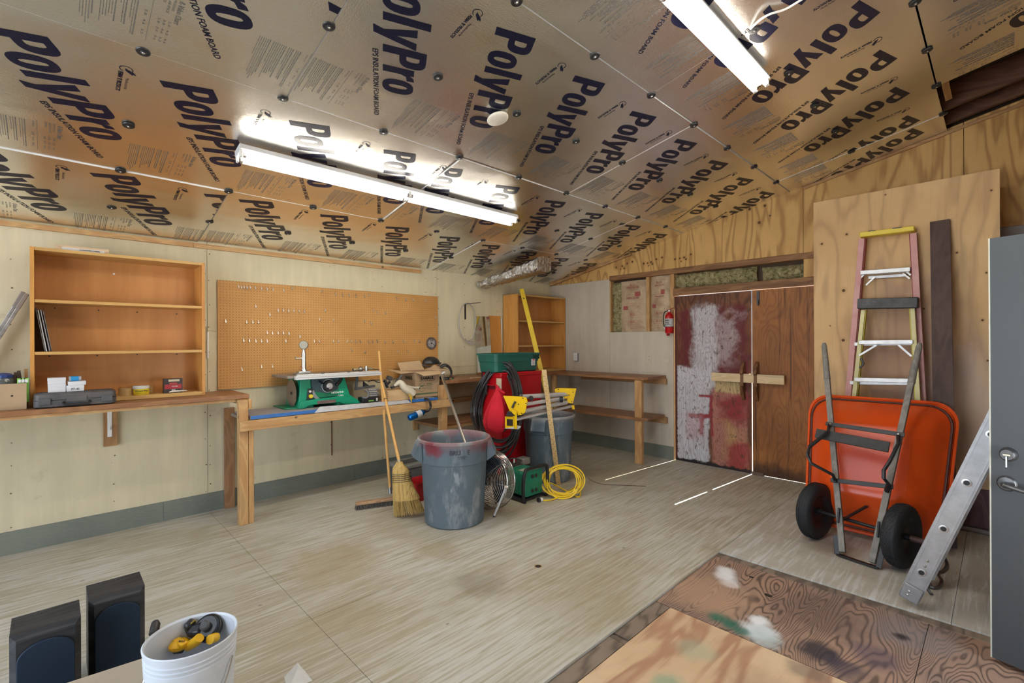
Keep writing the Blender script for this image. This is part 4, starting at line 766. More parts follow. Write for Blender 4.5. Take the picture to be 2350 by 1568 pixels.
B().lathe([(.001, .0), (.030, .0), (.028, .004), (.001, .006)], hc + V((.015, 0, 0)), (1, 0, 0), 26).ob('wheel_disc', plain('dull_silver', (.55, .55, .55), .4, .3), t)
B().cyl(hc + V((.015, -.02, -.022)), hc + V((.032, -.02, -.022)), .009, .008, 12).ob('crank_knob', BLACK, t)
B().lathe([(.058, .0), (.062, .0), (.062, .002), (.058, .002), (.058, 0)], hc - V((.016, 0, 0)), (1, 0, 0), 30).ob('dial_ring', WHITE, t)
sw = sp_(711, 905, xf - .02); B().prism([V((xf - .028, 0, 0)) + V((0, y, z)) for y, z in ((sw.y - .03, sw.z - .05), (sw.y + .03, sw.z - .05), (sw.y + .022, sw.z + .05), (sw.y - .018, sw.z + .05))], (.012, 0, 0)).ob('switch_plate', BLACK, t, bev=.005)
B().cyl((xf - .015, sw.y + .004, sw.z - .018), (xf + .006, sw.y + .004, sw.z - .018), .018, .016, 18).ob('stop_button', plain('yellow_button', (.80, .62, .02), .35), t)
B().cyl((xf - .015, sw.y, sw.z + .025), (xf - .006, sw.y, sw.z + .025), .011, .010, 14).ob('key', plain('pale_key', (.7, .7, .68), .4), t)
b = B(); put(b, text2d('HITACHI', .05), (xf - .0295, sp_(764, 898).y, sp_(764, 904).z), (0, 1, 0), (0, 0, 1), fit=.115, h=.015); put(b, text2d('C 10RA', .03), (xf - .0295, sp_(778, 905).y, sp_(778, 910).z), (0, 1, 0), (0, 0, 1), fit=.06, h=.01); b.ob('maker_lettering', WHITE, t, smooth=False)
b = B(); b.prism([(xf - .0035, y, z) for y, z in ((ys0 + .15, zb + .03), (ys1 - .15, zb + .03), (ys1 - .15, zb + .058), (ys0 + .15, zb + .058))], (.0012, 0, 0)); b.ob('base_label', plain('warning_label', (.10, .09, .09), .5, var=.3, col2=(.28, .12, .09), scale=60), t)
ta = sp_(655, 860, -4.40).y
B().box((-4.76, ta - .0, zt + .001), (-4.345, sp_(868, 855).y, zt + .022)).ob('table_top', plain('cast_grey_table', (.34, .29, .25), .45, .3, .2, scale=12), t, bev=.002)
ya, yb = xp(679, 860, -4.30).y, xp(876, 855, -4.30).y; zr = xp(780, 861, -4.30).z
B().box((-4.342, ya, zr - .024), (-4.30, yb, zr + .010)).box((-4.355, ya + .02, zr + .0105), (-4.32, yb - .01, zr + .02)).ob('front_rail', plain('anodised_rail', (.78, .78, .78), .35, .25, .05), t, bev=.002)
B().box((-4.2995, ya + .002, zr - .008), (-4.2985, yb - .002, zr - .005)).ob('rail_groove', plain('groove_grey', (.3, .3, .3), .5), t)
for px in (737, 796): y = sp_(px, 855).y; B().box((-4.33, y - .012, zr + .0205), (-4.315, y + .012, zr + .026)).ob('rail_clip', BLACK, t)
c = V((-4.55, ys0 - .075, 1.0)); q = sp_(679, 893, -4.47)
sawdisc(t, V((-4.50, ys0 - .03, 1.005)), (0, -1, .0), .13, 'spare_blade', plain('brown_blade', (.30, .24, .20), .4, .6), 36, .002)
B().cyl((-4.50, ys0 - .033, 1.005), (-4.50, ys0 - .038, 1.005), .014, n=12).ob('blade_nut', BLACK, t)
# lamp-like stand on the saw table
c = xp(697, 792, -4.45); zt2 = zt + .0225; t = T('round_head_stand', 'small chrome stand with a round grey head on the saw table', 'stand', (c.x, c.y, zt2))
B().box((c.x - .06, c.y - .075, zt2), (c.x + .05, c.y + .075, zt2 + .018)).ob('base_plate', plain('grey_base', (.38, .36, .33), .4, .5, .2), t, bev=.003)
B().box((c.x - .04, c.y - .055, zt2 + .019), (c.x + .035, c.y + .05, zt2 + .034)).ob('upper_plate', STEEL, t, bev=.003)
B().lathe([(.032, .034), (.026, .046), (.021, .055), (.020, .20), (.015, .21), (.013, .245)], (c.x, c.y, zt2), n=20).ob('column', STEEL, t)
hd = V((c.x, c.y, c.z)); ax = V((.85, -.45, .05)); B().lathe([(.001, -.018), (.034, -.018), (.040, -.010), (.040, .012), (.036, .017)], hd, ax, 28).ob('head', plain('gunmetal_ring', (.30, .28, .27), .35, .7), t)
B().lathe([(.0355, .0165), (.001, .019)], hd, ax, 28).ob('head_face', plain('putty_face', (.40, .39, .32), .5), t)
B().tube([(c.x, c.y - .015, zt2 + .155), (c.x + .01, c.y - .055, zt2 + .15), (c.x + .01, c.y - .075, zt2 + .15), (c.x + .01, c.y - .078, zt2 + .17)], .006, 8).ob('side_crank', STEEL, t)
for s in (-1, 1): B().tube(spline([(c.x + .03, c.y + .02 * s, zt2 + .034), (c.x + .04, c.y + .05 * s, zt2 + .055), (c.x + .04, c.y + .045 * s, zt2 + .085), (c.x + .03, c.y + .02 * s, zt2 + .06)], 5), .002, 6).ob('red_wire', plain('dark_red_wire', (.25, .05, .03), .5), t)
c = xp(832, 845, -4.42); t = T('brass_fitting', 'brass and steel pipe fitting lying on the saw table', 'fitting', (c.x, c.y, zt2))
B().cyl((c.x, c.y - .10, zt2 + .028), (c.x, c.y + .10, zt2 + .028), .011, n=12).cyl((c.x, c.y - .10, zt2 + .028), (c.x, c.y - .085, zt2 + .028), .015, n=8).ob('pipe_run', plain('dull_brass', (.42, .38, .28), .35, .8, .2), t); B().sphere((c.x, c.y - .02, zt2 + .03), .026, 14).ob('valve_body', plain('bronze_body', (.28, .25, .2), .35, .8), t); B().cyl((c.x + .02, c.y + .03, zt2), (c.x + .02, c.y + .03, zt2 + .06), .013, n=12).ob('post', STEEL, t); B().tube([(c.x, c.y + .09, zt2 + .028), (c.x + .02, c.y + .17, zt2 + .015)], .005, 6).ob('lever', BLKM, t)
# odds and ends right of the saw
zb = .869
a = xp(815, 893, -4.36); c_ = xp(860, 886, -4.36); 
B().beam(a, c_, .03, .022, (0, 0, 1)).ob('fence_bracket', DGREY, TS, bev=.002); B().beam(a + V((0, .012, .01)), xp(820, 862, -4.36) + V((0, 0, 0)), .02, .022, (1, 0, 0)).ob('bracket_upright', DGREY, TS, bev=.002); B().prism([xp(835, 888, -4.36), xp(850, 887, -4.36), xp(835, 876, -4.36)], (-.02, 0, 0)).ob('bracket_gusset', BLACK, TS)
a = xp(845, 915, -4.34); t = T('drill_battery', 'black tool battery with silver strips right of the green saw', 'battery', (a.x - .05, a.y, zb))
B().box((-4.44, xp(832, 910, -4.34).y, zb), (-4.34, xp(869, 910, -4.34).y, zb + .055)).ob('battery_case', BLACK, t, bev=.006)
b = B()
for i in range(4): b.cyl((-4.345, xp(846, 900, -4.34).y, zb + .066 + i * .02), (-4.345, xp(866 + (i % 2) * 3, 900, -4.34).y, zb + .064 + i * .02), .009, n=10)
b.ob('cell_sleeves', plain('cell_grey', (.36, .36, .36), .4, .3), t, kind='stuff')
B().tube([(-4.335, xp(838, 900, -4.34).y + .035 * math.cos(q), zb + .085 + .035 * math.sin(q)) for q in [i * .35 - 2.6 for i in range(13)]], .010, 8).ob('clip_ring', plain('mid_grey', (.2, .2, .21), .4), t)
B().box((-4.3395, xp(863, 910, -4.34).y, zb + .01), (-4.339, xp(867, 910, -4.34).y, zb + .04)).ob('data_label', WHITE, t)
B().box((-4.3395, xp(846, 910, -4.34).y, zb + .012), (-4.339, xp(858, 910, -4.34).y, zb + .022)).ob('green_stripe', GRN, t)
a = xp(872, 890, -4.45); t = T('hand_plane', 'black hand tool with cord behind the broom handles', 'tool', (a.x, a.y, zb))
B().box((-4.56, xp(862, 900, -4.48).y, zb), (-4.46, xp(884, 900, -4.48).y, zb + .09)).ob('tool_body', BLACK, t, bev=.01); B().tube(spline([xp(845, 876, -4.42), xp(856, 873, -4.42), xp(868, 878, -4.42), xp(880, 876, -4.42), xp(890, 884, -4.42)], 6), .005, 6).ob('cord', BLACK, t)
# wooden crate with sander and glove
X = -4.27; y0, y1 = xp(888, 910, X).y, xp(948, 910, X).y; zc_ = xp(925, 894, X).z; t = T('dovetailed_box', 'pale dovetailed wooden box on the low bench behind the broom handles', 'box', (X - .12, (y0 + y1) / 2, .87))
PALEW = wood('pale_birch', (.66, .46, .25), (.56, .37, .19), 'y', .5, ring=.2); b = B()
B().box((X - .012, y0, .87), (X, y1, zc_)).ob('front_board', PALEW, t, bev=.001); B().box((X - .25, y0, .87), (X - .238, y1, zc_)).ob('back_board', PALEW, t); B().box((X - .237, y0, .87), (X - .013, y0 + .012, zc_)).ob('end_board', PALEW, t); B().box((X - .237, y1 - .012, .87), (X - .013, y1, zc_)).ob('end_board', PALEW, t); B().box((X - .237, y0 + .013, .871), (X - .013, y1 - .013, .88)).ob('bottom_board', PALEW, t)
b = B()
for k in range(5): b.box((X + .0002, y0, .875 + k * .02), (X + .0008, y0 + .013, .885 + k * .02))
b.ob('dovetails', plain('dark_end_grain', (.32, .18, .08), .6), t, kind='stuff')
X = -4.33; t = T('belt_sander', 'dark grey belt sander lying on the pale wooden box', 'sander', xp(905, 880, X))
B().tube(spline([xp(898, 890, X), xp(906, 886, X), xp(914, 873, X), xp(922, 862, X)], 5), [.020] * 5 + [.022] * 5 + [.018] * 6, 12, flat=.7).ob('sander_body', DGREY, t); B().beam(xp(883, 872, X), xp(889, 890, X), .02, .03, (1, 0, 0)).ob('front_roller', BLACK, t, bev=.004); B().beam(xp(889, 866, X - .04), xp(898, 870, X - .04), .04, .05, (1, 0, 0)).ob('motor', DGREY, t, bev=.006)
B().beam(xp(886, 885, X), xp(895, 876, X), .02, .02, (1, 0, 0)).ob('belt_arm', BLACK, t)
CAN = plain('cream_canvas', (.66, .60, .47), .9, var=.08, bmp=.3, scale=10); X = -4.27
t = T('canvas_dust_bag', 'cream canvas dust bag drooping over the pale wooden box', 'bag', xp(925, 885, X))
cen = [xp(905, 886, X - .03), xp(918, 878, X - .01), xp(929, 890, X + .012), xp(941, 898, X + .02), xp(948, 903, X + .02)]
cn = spline(cen, 5); rr_ = [.014 + .036 * math.sin(min(1, i / 12) * 1.6) for i in range(len(cn))]; B().tube(cn, rr_, 14, flat=.75).ob('bag_body', CAN, t)
B().tube(spline([xp(936, 888, X + .01), xp(948, 890, X + .01), xp(962, 891, X + .01)], 5), [.020, .018, .016, .014, .013, .013, .012, .012, .013, .014, .015], 12).ob('bag_neck', CAN, t)
e = xp(962.5, 891, X + .02); B().sphere(e, .009, 10).ob('neck_opening', BLACK, t)
e = xp(944, 902, X + .045); B().lathe([(.022, 0), (.027, .003), (.022, .006)], e, (1, .1, -.2), 20).ob('mouth_hem', CAN, t); B().lathe([(.021, 0.001), (.001, .001)], e, (1, .1, -.2), 18).ob('mouth_inside', plain('dark_canvas', (.22, .15, .08), .9), t)
t = T('yellow_straps', 'yellow webbing strands hanging out of the canvas bag', 'strap', xp(943, 905, X + .05))
for dx in (-3, 0, 3): B().tube(spline([xp(941 + dx, 900 + abs(dx), X + .052), xp(943 + dx * .6, 912, X + .055), xp(944, 922, X + .056), xp(943.5, 934 - abs(dx) * 2, X + .056)], 4), .0035, 6).ob('strand', plain('yellow_webbing', (.80, .48, .02), .6), t)
# moving box
X = -4.33; y0, y1 = xp(953, 880, X).y, xp(1008, 880, X).y; z0, z1 = .871, xp(980, 853, X).z; xk = -4.62; t = T('moving_box', 'open brown moving box with green and black print on the low bench', 'box', (X - .15, (y0 + y1) / 2, z0))
th = .004
B().box((X - th, y0, z0), (X, y1, z1)).ob('front_panel', CARD, t); B().box((xk, y0, z0), (X - th, y0 + th, z1)).ob('left_panel', CARD, t); B().box((xk, y1 - th, z0), (X - th, y1, z1)).ob('right_panel', CARD, t); B().box((xk, y0 + th, z0), (xk + th, y1 - th, z1)).ob('back_panel', CARD, t)
FL = plain('cardboard_inside', (.55, .39, .23), .8, var=.05)
B().prism([(X, y0, z1), (X, y1, z1), (X + .07, y1 - .01, z1 - .03), (X + .09, y0 + .05, z1 - .04)], (0, .0, .004)).ob('front_flap', FL, t); B().prism([(X, y0, z1), (xk, y0, z1), (xk + .02, y0 - .17, z1 + .02), (X - .03, y0 - .16, z1 - .01)], (0, 0, .004)).ob('left_flap', FL, t)
B().prism([(xk, y0, z1), (xk, y1, z1), (xk - .09, y1, z1 + .10), (xk - .1, y0 + .02, z1 + .085)], (0, 0, .004)).ob('back_flap', FL, t); B().prism([(X, y1, z1), (xk, y1, z1), (xk, y1 + .14, z1 + .05), (X - .02, y1 + .16, z1 + .0)], (0, 0, .004)).ob('right_flap', FL, t)
b = B(); ymid = (y0 + y1) / 2; put(b, text2d('U-HAUL', .06, align='CENTER'), (X + .001, ymid, z1 - .085), (0, 1, 0), (0, 0, 1), h=.032)
for a_, c__, d_, e_ in ((-.095, .095, .1, .096), (-.095, .095, .040, .036)): b.box((X + .0004, ymid + a_, z1 - d_), (X + .001, ymid + c__, z1 - e_))
for s in (-.095, .092): b.box((X + .0004, ymid + s, z1 - .1), (X + .001, ymid + s + .003, z1 - .036))
b.ob('box_lettering', BLKM, t, smooth=False)
b = B(); GPR = plain('dull_green_print', (.10, .16, .08), .7); gc = V((X + .001, ymid - .07, z1 - .165))
for r_ in (.048, .044): b.lathe([(r_, 0), (r_ - .0018, 0)], gc, (1, 0, 0), 26)
put(b, text2d('100%', .05, align='CENTER'), gc + V((0, 0, .003)), (0, 1, 0), (0, 0, 1), h=.02); put(b, text2d('RECYCLED', .03, align='CENTER'), gc + V((0, 0, -.018)), (0, 1, 0), (0, 0, 1), h=.010)
for i, s_ in enumerate(('BOX MADE', 'WITH PLANTS', 'Buy Back', 'No Carbon')): put(b, text2d(s_, .03), (X + .001, ymid - .012, z1 - .135 - i * .019), (0, 1, 0), (0, 0, 1), fit=(.07, .085, .075, .07)[i], h=.010)
b.box((X + .0003, y0 + .003, z0 + .028), (X + .001, y1 - .003, z0 + .045)); b.ob('green_print', GPR, t, smooth=False)
b = B(); put(b, text2d('UHAUL', .05), (-4.53, y0 - .001, z1 - .08), (1, 0, 0), (0, 0, 1), fit=.15, h=.032); b.ob('side_lettering', BLKM, t, smooth=False)
# welding mask and visor
c = xp(985, 830, -4.70); t = T('welding_mask', 'black rounded face mask behind the moving box', 'mask', c)
def wm(u, v):
    a = math.pi * u; e_ = math.pi * .5 * v; return c + V((.09 * math.sin(a) * math.cos(e_), -.115 * math.cos(a) * math.cos(e_ * .9) + .02, .085 * math.sin(e_) - .03))
B().grid(wm, 16, 9).ob('shell', BLACK, t, solid=.004); B().tube(spline([c + V((.05, -.13, -.03)), c + V((.10, -.06, -.06)), c + V((.1, .05, -.05)), c + V((.05, .13, -.02))], 6), .008, 8).ob('rim', DGREY, t)
c = xp(1027, 850, -4.40); t = T('grinder_guard', 'black curved tool guard and strap at the right of the moving box', 'tool', c)
B().tube(spline([xp(1010, 843, -4.42), xp(1022, 838, -4.40), xp(1033, 846, -4.38), xp(1036, 860, -4.37), xp(1030, 868, -4.37)], 6), [.018, .022, .026, .028, .03, .03, .03, .03, .028, .028, .026, .024, .024, .022, .022, .02, .02, .018, .018, .016, .014, .012, .012, .01, .01], 12, flat=.6).ob('guard', BLACK, t)
B().tube(spline([xp(1010, 866, -4.42), xp(1022, 870, -4.40), xp(1030, 869, -4.37)], 5), .022, 10).ob('handle', BLACK, t); B().beam(xp(1034, 862, -4.36), xp(1041, 868, -4.36), .03, .02).ob('buckle', plain('brown_buckle', (.13, .08, .05), .4), t, bev=.003); B().sphere(xp(1038, 870, -4.35), .008, 8).ob('green_button', SG, t)
# blue gas torch hanging at the bench edge
t = T('gas_torch', 'blue gas cylinder with a black curved neck hanging on the bench edge', 'torch', xp(960, 950, -4.12)); X = -4.13
a, c_ = xp(938, 960, X), xp(973, 945, X); B().lathe([(.001, 0), (.024, .001), (.033, .010), (.034, .03), (.034, .155), (.026, .178), (.014, .186), (.012, .2)], a, c_ - a, 24).ob('cylinder', plain('metallic_blue', (.0, .13, .48), .25, .6), t)
d = (c_ - a).normalized(); B().lathe([(.0345, .09), (.0348, .092), (.0348, .145), (.0345, .147)], a, d, 24).ob('label_band', plain('pale_band', (.55, .56, .58), .4), t)
B().tube(spline([a + d * .195, xp(982, 943, X), xp(988, 934, X), xp(986, 922, X), xp(980, 916, -4.17), xp(975, 916, -4.20)], 6), .0125, 10).ob('neck', plain('dark_bronze_neck', (.05, .045, .04), .3, .6), t); B().lathe([(.022, .186), (.018, .2), (.0, .2)], a, d, 14).ob('collar', BLACK, t)
# ------------------------------------------------------------------ wall things between pegboard and corner
t = T('shelf_bracket', 'black steel shelf bracket on the wall right of the pegboard', 'bracket', (XL, 3.84, 1.95))
B().box((XL + .0005, 3.828, 1.752), (XL + .004, 3.852, 1.952)).ob('wall_plate', BLKM, t); B().box((XL + .004, 3.828, 1.948), (XL + .30, 3.852, 1.953)).ob('arm', BLKM, t)
t = T('clear_hose', 'coil of translucent grey hose hanging on the black bracket', 'hose', (XL + .03, 3.84, 1.7)); cc = []
for i in range(27): a_ = math.radians(-80 + i * 360 / 26 * .97); cc.append((XL + .035 + .0006 * i, xp(1068, 745, XL).y + .143 * math.cos(a_), 1.715 + .245 * math.sin(a_)))
c2 = [(XL + .06, 3.93, 1.46), (XL + .05, 3.87, 1.465)] + cc[:]; HOSE = plain('translucent_hose', (.42, .38, .36), .3, spec=.6); B().tube(spline(c2, 3), .0065, 8).ob('hose_coil', HOSE, t); B().tube(spline([(XL + .045, 3.80, 1.50), (XL + .05, 3.86, 1.45), (XL + .055, 3.96, 1.435)], 5), .0065, 8).ob('hose_end', HOSE, t)
m, n, l, p_ = nt('mirror_glass'); p_.inputs['Base Color'].default_value = (.75, .8, .78, 1); p_.inputs['Metallic'].default_value = 1; p_.inputs['Roughness'].default_value = .03; MIR = m
t = T('mirror', 'tall narrow mirror leaning against the wall on the corner bench', 'mirror', (XL + .05, 4.1, 1.05))
B().prism([(XL + .075, 3.985, 1.066), (XL + .075, 4.235, 1.066), (XL + .028, 4.235, 1.80), (XL + .028, 3.985, 1.80)], (-.006, 0, 0)).ob('glass', MIR, t, smooth=False); B().box((XL + .05, 3.98, 1.037), (XL + .09, 4.24, 1.065)).ob('bottom_rail', WORK, t, bev=.002)
t = T('brown_panel', 'plain orange-brown board leaning beside the mirror', 'board', (XL + .05, 4.34, 1.037)); B().prism([(XL + .06, 4.24, 1.037), (XL + .06, 4.445, 1.037), (XL + .016, 4.445, 1.815), (XL + .016, 4.24, 1.815)], (-.012, 0, 0)).ob('board', OR, t)
t = T('white_edge_strip', 'thin white strip standing between the brown board and the corner bookcase', 'strip', (XL + .03, 4.465, 1.037)); B().box((XL + .001, 4.456, 1.037), (XL + .02, 4.474, 1.79)).ob('strip', WHITE, t)
# corner bench
t = T('corner_bench', 'brown corner bench with a lower shelf under the far bookcase', 'workbench', (-4.4, 4.9, 0))
B().box((XL + .002, 3.145, 1.0), (-4.262, 5.0, 1.034)).ob('worktop', WORK, t, bev=.004)
B().prism([(XL + .002, 5.001, 1.0), (-2.96, 5.001, 1.0), (-2.908, 5.06, 1.0), (-2.908, 5.504, 1.0), (XL + .002, 5.504, 1.0)], (0, 0, .034)).ob('worktop', WORKX, t, bev=.004)
B().box((-3.063, 5.02, 0), (-2.97, 5.075, .998)).ob('leg', LUM, t, bev=.004); xl = yp(1262, 880, 5.01).x; B().cyl((xl + .04, 5.05, 0), (xl + .04, 5.05, .998), .042, n=16).ob('leg', LUM, t)
B().box((-4.2, 5.458, .925), (-2.89, 5.492, .999)).ob('wall_ledger', LUMX, t, bev=.002); B().box((-4.2, 5.458, .44), (-2.885, 5.492, .518)).ob('wall_ledger', LUMX, t, bev=.002)
B().prism([(-4.25, 5.0, .52), (-2.96, 5.0, .52), (-2.905, 5.05, .52), (-2.905, 5.456, .52), (-4.25, 5.456, .52)], (0, 0, .032)).ob('lower_shelf', WORKX, t, bev=.003)
ye = xp(946, 964, XL).y; zs = .54; B().box((XL + .035, ye, zs - .02), (-4.33, 5.45, zs + .01)).ob('lower_shelf', WORK, t, bev=.003); B().box((-4.365, ye + .05, zs - .055), (-4.335, 4.4, zs - .021)).ob('shelf_rail', LUMY, t); B().box((XL + .002, ye, zs - .11), (XL + .034, ye + .05, zs + .0)).ob('shelf_cleat', LUM, t)
B().box((XL + .002, 3.15, .70), (XL + .035, 5.45, .76)).ob('wall_rail', LUMY, t)
t = T('wood_offcut', 'thin pale wood offcut on the corner bench behind the red cabinet', 'offcut', (-4.33, 3.8, 1.036)); a, c_ = xp(1082, 868, -4.33), xp(1110, 863, -4.33); B().box((-4.36, a.y, 1.035), (-4.32, c_.y + .05, 1.044)).ob('strip', PALEW, t, bev=.001)
# outlets
def outlet(label, px, py, kind):
    c = yp(px, py, YB); t = T('power_outlet', label, 'outlet', c, 'outlets on the far wall'); pl_ = plain('ivory_plate', (.66, .60, .46), .4) if kind else WHITE
    if kind == 0: B().box((c.x - .03, YB - .045, c.z - .055), (c.x + .03, YB - .001, c.z + .055)).ob('box', plain('grey_box', (.35, .35, .38), .4), t, bev=.003); y = YB - .046
    else: y = YB - .001
    B().box((c.x - .034, y - .006, c.z - .057), (c.x + .034, y, c.z + .057)).ob('cover_plate', pl_, t, bev=.002)
    if kind < 2:
        for s in (-1, 1): b_ = B().cyl((c.x, y - .009, c.z + s * .02), (c.x, y - .006, c.z + s * .02), .014, n=16).ob('socket', pl_, t); B().box((c.x - .007, y - .0098, c.z + s * .02 - .004), (c.x - .004, y - .009, c.z + s * .02 + .005)).box((c.x + .004, y - .0098, c.z + s * .02 - .004), (c.x + .007, y - .009, c.z + s * .02 + .005)).ob('slots', BLACK, b_, kind='stuff')
    else: B().box((c.x - .006, y - .012, c.z - .012), (c.x + .006, y - .006, c.z + .012)).ob('toggle', pl_, t, bev=.001)
outlet('white surface-mounted outlet left of the kraft insulation opening', 1325, 819, 0); outlet('ivory flush outlet above the corner bench end', 1490, 822, 1); outlet('ivory light switch beside the painted door', 1530, 823, 2)
# fire extinguisher
c = yp(1536, 765, YB - .07); RED = plain('extinguisher_red', (.55, .01, .015), .25, var=.04); t = T('fire_extinguisher', 'red fire extinguisher hanging left of the painted door', 'extinguisher', c)
B().lathe([(.001, 0), (.045, .001), (.050, .008), (.050, .185), (.046, .215), (.03, .24), (.018, .25), (.016, .262)], c, n=28).ob('cylinder', RED, t)
B().lathe([(.0504, .08), (.0506, .081), (.0506, .178), (.0504, .179)], c, n=28).ob('label_band', plain('silver_label', (.55, .55, .56), .4), t)
b = B()
for i, (s_, z_) in enumerate((('ABC', .145), ('FIRE', .118), ('DRY CHEMICAL', .10))): put(b, text2d(s_, .04, align='CENTER'), (c.x, c.y - .0512, c.z + z_), (1, 0, 0), (0, 0, 1), h=(.02, .016, .008)[i])
b.ob('label_print', BLKM, t, smooth=False)
B().cyl(c + V((0, 0, .26)), c + V((0, 0, .285)), .014, n=14).ob('valve', STEEL, t); B().beam(c + V((-.03, 0, .283)), c + V((.055, 0, .305)), .016, .006).ob('lever', plain('red_lever', (.3, .02, .02), .4), t); B().beam(c + V((-.03, 0, .272)), c + V((.05, 0, .268)), .014, .005).ob('carry_handle', STEEL, t)
B().tube(spline([c + V((-.01, 0, .275)), c + V((-.06, 0, .26)), c + V((-.078, 0, .20)), c + V((-.075, 0, .12)), c + V((-.058, -.01, .075))], 6), .007, 8).ob('hose', BLACK, t); B().cyl(c + V((-.058, -.01, .08)), c + V((-.052, -.012, .05)), .008, .011, 10).ob('nozzle', STEEL, t)
B().tube([c + V((-.052, 0, .075)) + V((.0, 0, 0)), c + V((-.045, -.03, .075)), c + V((0, -.054, .075)), c + V((.045, -.03, .075)), c + V((.052, 0, .075))], .003, 6).ob('strap', BLACK, t); B().box((c.x - .05, YB - .05, c.z - .03), (c.x - .03, YB - .001, c.z - .001)).ob('wall_bracket', RED, t, bev=.002); B().box((c.x - .02, YB - .02, c.z + .0), (c.x + .02, YB - .003, c.z + .2)).ob('back_plate', BLKM, t)
# ------------------------------------------------------------------ trash cans
def can_mat(name, red):
    def st(n, l, col):
        c = coords(n, l); s = Ns(n, l, coords(n, l, (1, 1, .35)), 7, 6, .7); col = Mix(n, l, Mth(n, l, 'MULTIPLY', sm(n, l, s, .52, .72), .55), col, (.40, .42, .44))
        sep = n.new('ShaderNodeSeparateXYZ'); l.new(c, sep.inputs[0]); zz = Mth(n, l, 'ADD', sep.outputs[2], Mth(n, l, 'MULTIPLY', Ns(n, l, c, 9, 3), .08))
        col = Mix(n, l, Mth(n, l, 'MULTIPLY', sm(n, l, zz, .66, .74), .8), col, (.42, .40, .38))
        if red:
            col = Mix(n, l, Mth(n, l, 'MULTIPLY', Mth(n, l, 'MULTIPLY', sm(n, l, zz, .62, .70), sm(n, l, Ns(n, l, c, 4.5, 3), .42, .55)), .55), col, (.22, .035, .05))
            for P, r, a in (((.06, -.28, .64), .09, .9), ((.12, -.26, .62), .07, .7), ((.29, .1, .62), .06, .5)): col = blot(n, l, col, P, r, (.20, .02, .035), a, .7, 12)
            for P, r in (((.22, -.14, .40), .035), ((.2, -.18, .3), .02), ((.24, .0, .33), .012), ((.2, .12, .1), .012), ((.17, .17, .14), .01)): col = blot(n, l, col, P, r, (.45, .50, .54), .5, 1.0, 34, (1, 1, .45))
        return col
    m, n, l, p = nt(name); col = Ramp(n, l, Ns(n, l, coords(n, l), 3, 4, .6), [(.3, (.085, .120, .150)), (.7, (.125, .168, .205))]); col = st(n, l, col); l.new(col, p.inputs['Base Color']); p.inputs['Roughness'].default_value = .55; return m
def can(label, cx, cy, hang, red, s=1.0):
    t = T('trash_can', label, 'trash can', (cx, cy, 0)); m = can_mat('can_grey_red' if red else 'can_grey', red)
    pr = [(.001, 0), (.225, 0), (.240, .012), (.265, .49), (.268, .50), (.277, .505), (.284, .655), (.286, .66), (.297, .663), (.298, .683), (.286, .688), (.279, .680), (.262, .50), (.232, .03), (.001, .028)]
    B().lathe([(r * s, z) for r, z in pr], (cx, cy, 0), n=48).ob('body', m, t)
    for k, a in enumerate(hang):
        d = V((math.cos(a), math.sin(a), 0)); u = V((-d.y, d.x, 0)); o = V((cx, cy, 0)); hw = .075
        q = [(.29, .668), (.300, .668), (.345, .555), (.335, .548)]
        b = B(); b.prism([o + d * r * s + u * -hw + V((0, 0, z)) for r, z in q], u * 2 * hw)
        for e_ in (-hw, hw - .006): b.prism([o + d * r * s + u * e_ + V((0, 0, z)) for r, z in ((.279, .66), (.298, .66), (.340, .55), (.272, .50))], u * .006)
        b.ob('handle', m, t)
    return t
C1 = (-3.147, 2.391); va = math.atan2(-C1[1], -C1[0])
tc = can('grey round trash can with red overspray, in front of the bench things', *C1, (va + 1.45, va - 1.35), True)
b = B(); rr_ = .2835
def cyltext(body, a0, z, h, k=1.0):
    vs_, fs_ = text2d(body, .04)
    b.add([V((C1[0], C1[1], 0)) + V((math.cos(a0 + p.x * k * h / .7 / rr_), math.sin(a0 + p.x * k * h / .7 / rr_), 0)) * (rr_ - .001 + (z + p.y * h / .7 - .6) * .04) + V((0, 0, z + p.y * h / .7)) for p in vs_], fs_)
cyltext('BRU', va - .13, .592, .034, .95); cyltext('E', va + .36, .592, .034, .95); cyltext('CONTAINER 32', va + .08, .572, .008); cyltext('121 L 32 gal', va + .10, .558, .008); b.ob('embossed_lettering', plain('worn_black', (.05, .055, .065), .6), tc, smooth=False)
P2 = dp(1259, 1105, 5.10); vb = math.atan2(-P2.y, -P2.x)
can('grey round trash can under the yellow-ended stand', P2.x, P2.y, (vb - .35, vb + 2.7), False, .95)
# ------------------------------------------------------------------ brooms
STK = wood('varnished_stick', (.66, .38, .12), (.52, .27, .08), 'z', .4, ring=.2)
t = T('push_broom', 'push broom with pale wood block standing at the left of the corn broom', 'broom', fl(865, 1160))
a, c_ = fl(816, 1170), fl(910, 1157); d = (c_ - a).normalized(); nrm = V((-d.y, d.x, 0)); q0, q1 = a + V((0, 0, .052)), c_ + V((0, 0, .052))
B().beam(q0, q1, .06, .024, (0, 0, 1)).ob('block', wood('broom_block', (.55, .35, .2), (.4, .23, .12), 'y', .5), t, bev=.006)
b = B(); rnd = random.Random(3)
for i in range(52):
    for j in range(4):
        p_ = a.lerp(c_, (i + .5) / 52) + nrm * (j - 1.5) * .013 + V((0, 0, .042)); e = p_ + V((rnd.uniform(-.006, .006) + (.012 if i > 49 else -.012 if i < 2 else 0) * d.x, rnd.uniform(-.006, .006), -.041)) + nrm * (j - 1.5) * .007
        b.cyl(p_, e, .0022, .0032, 4, False)
b.ob('bristles', plain('grey_bristle', (.12, .105, .09), .8), t, kind='stuff')
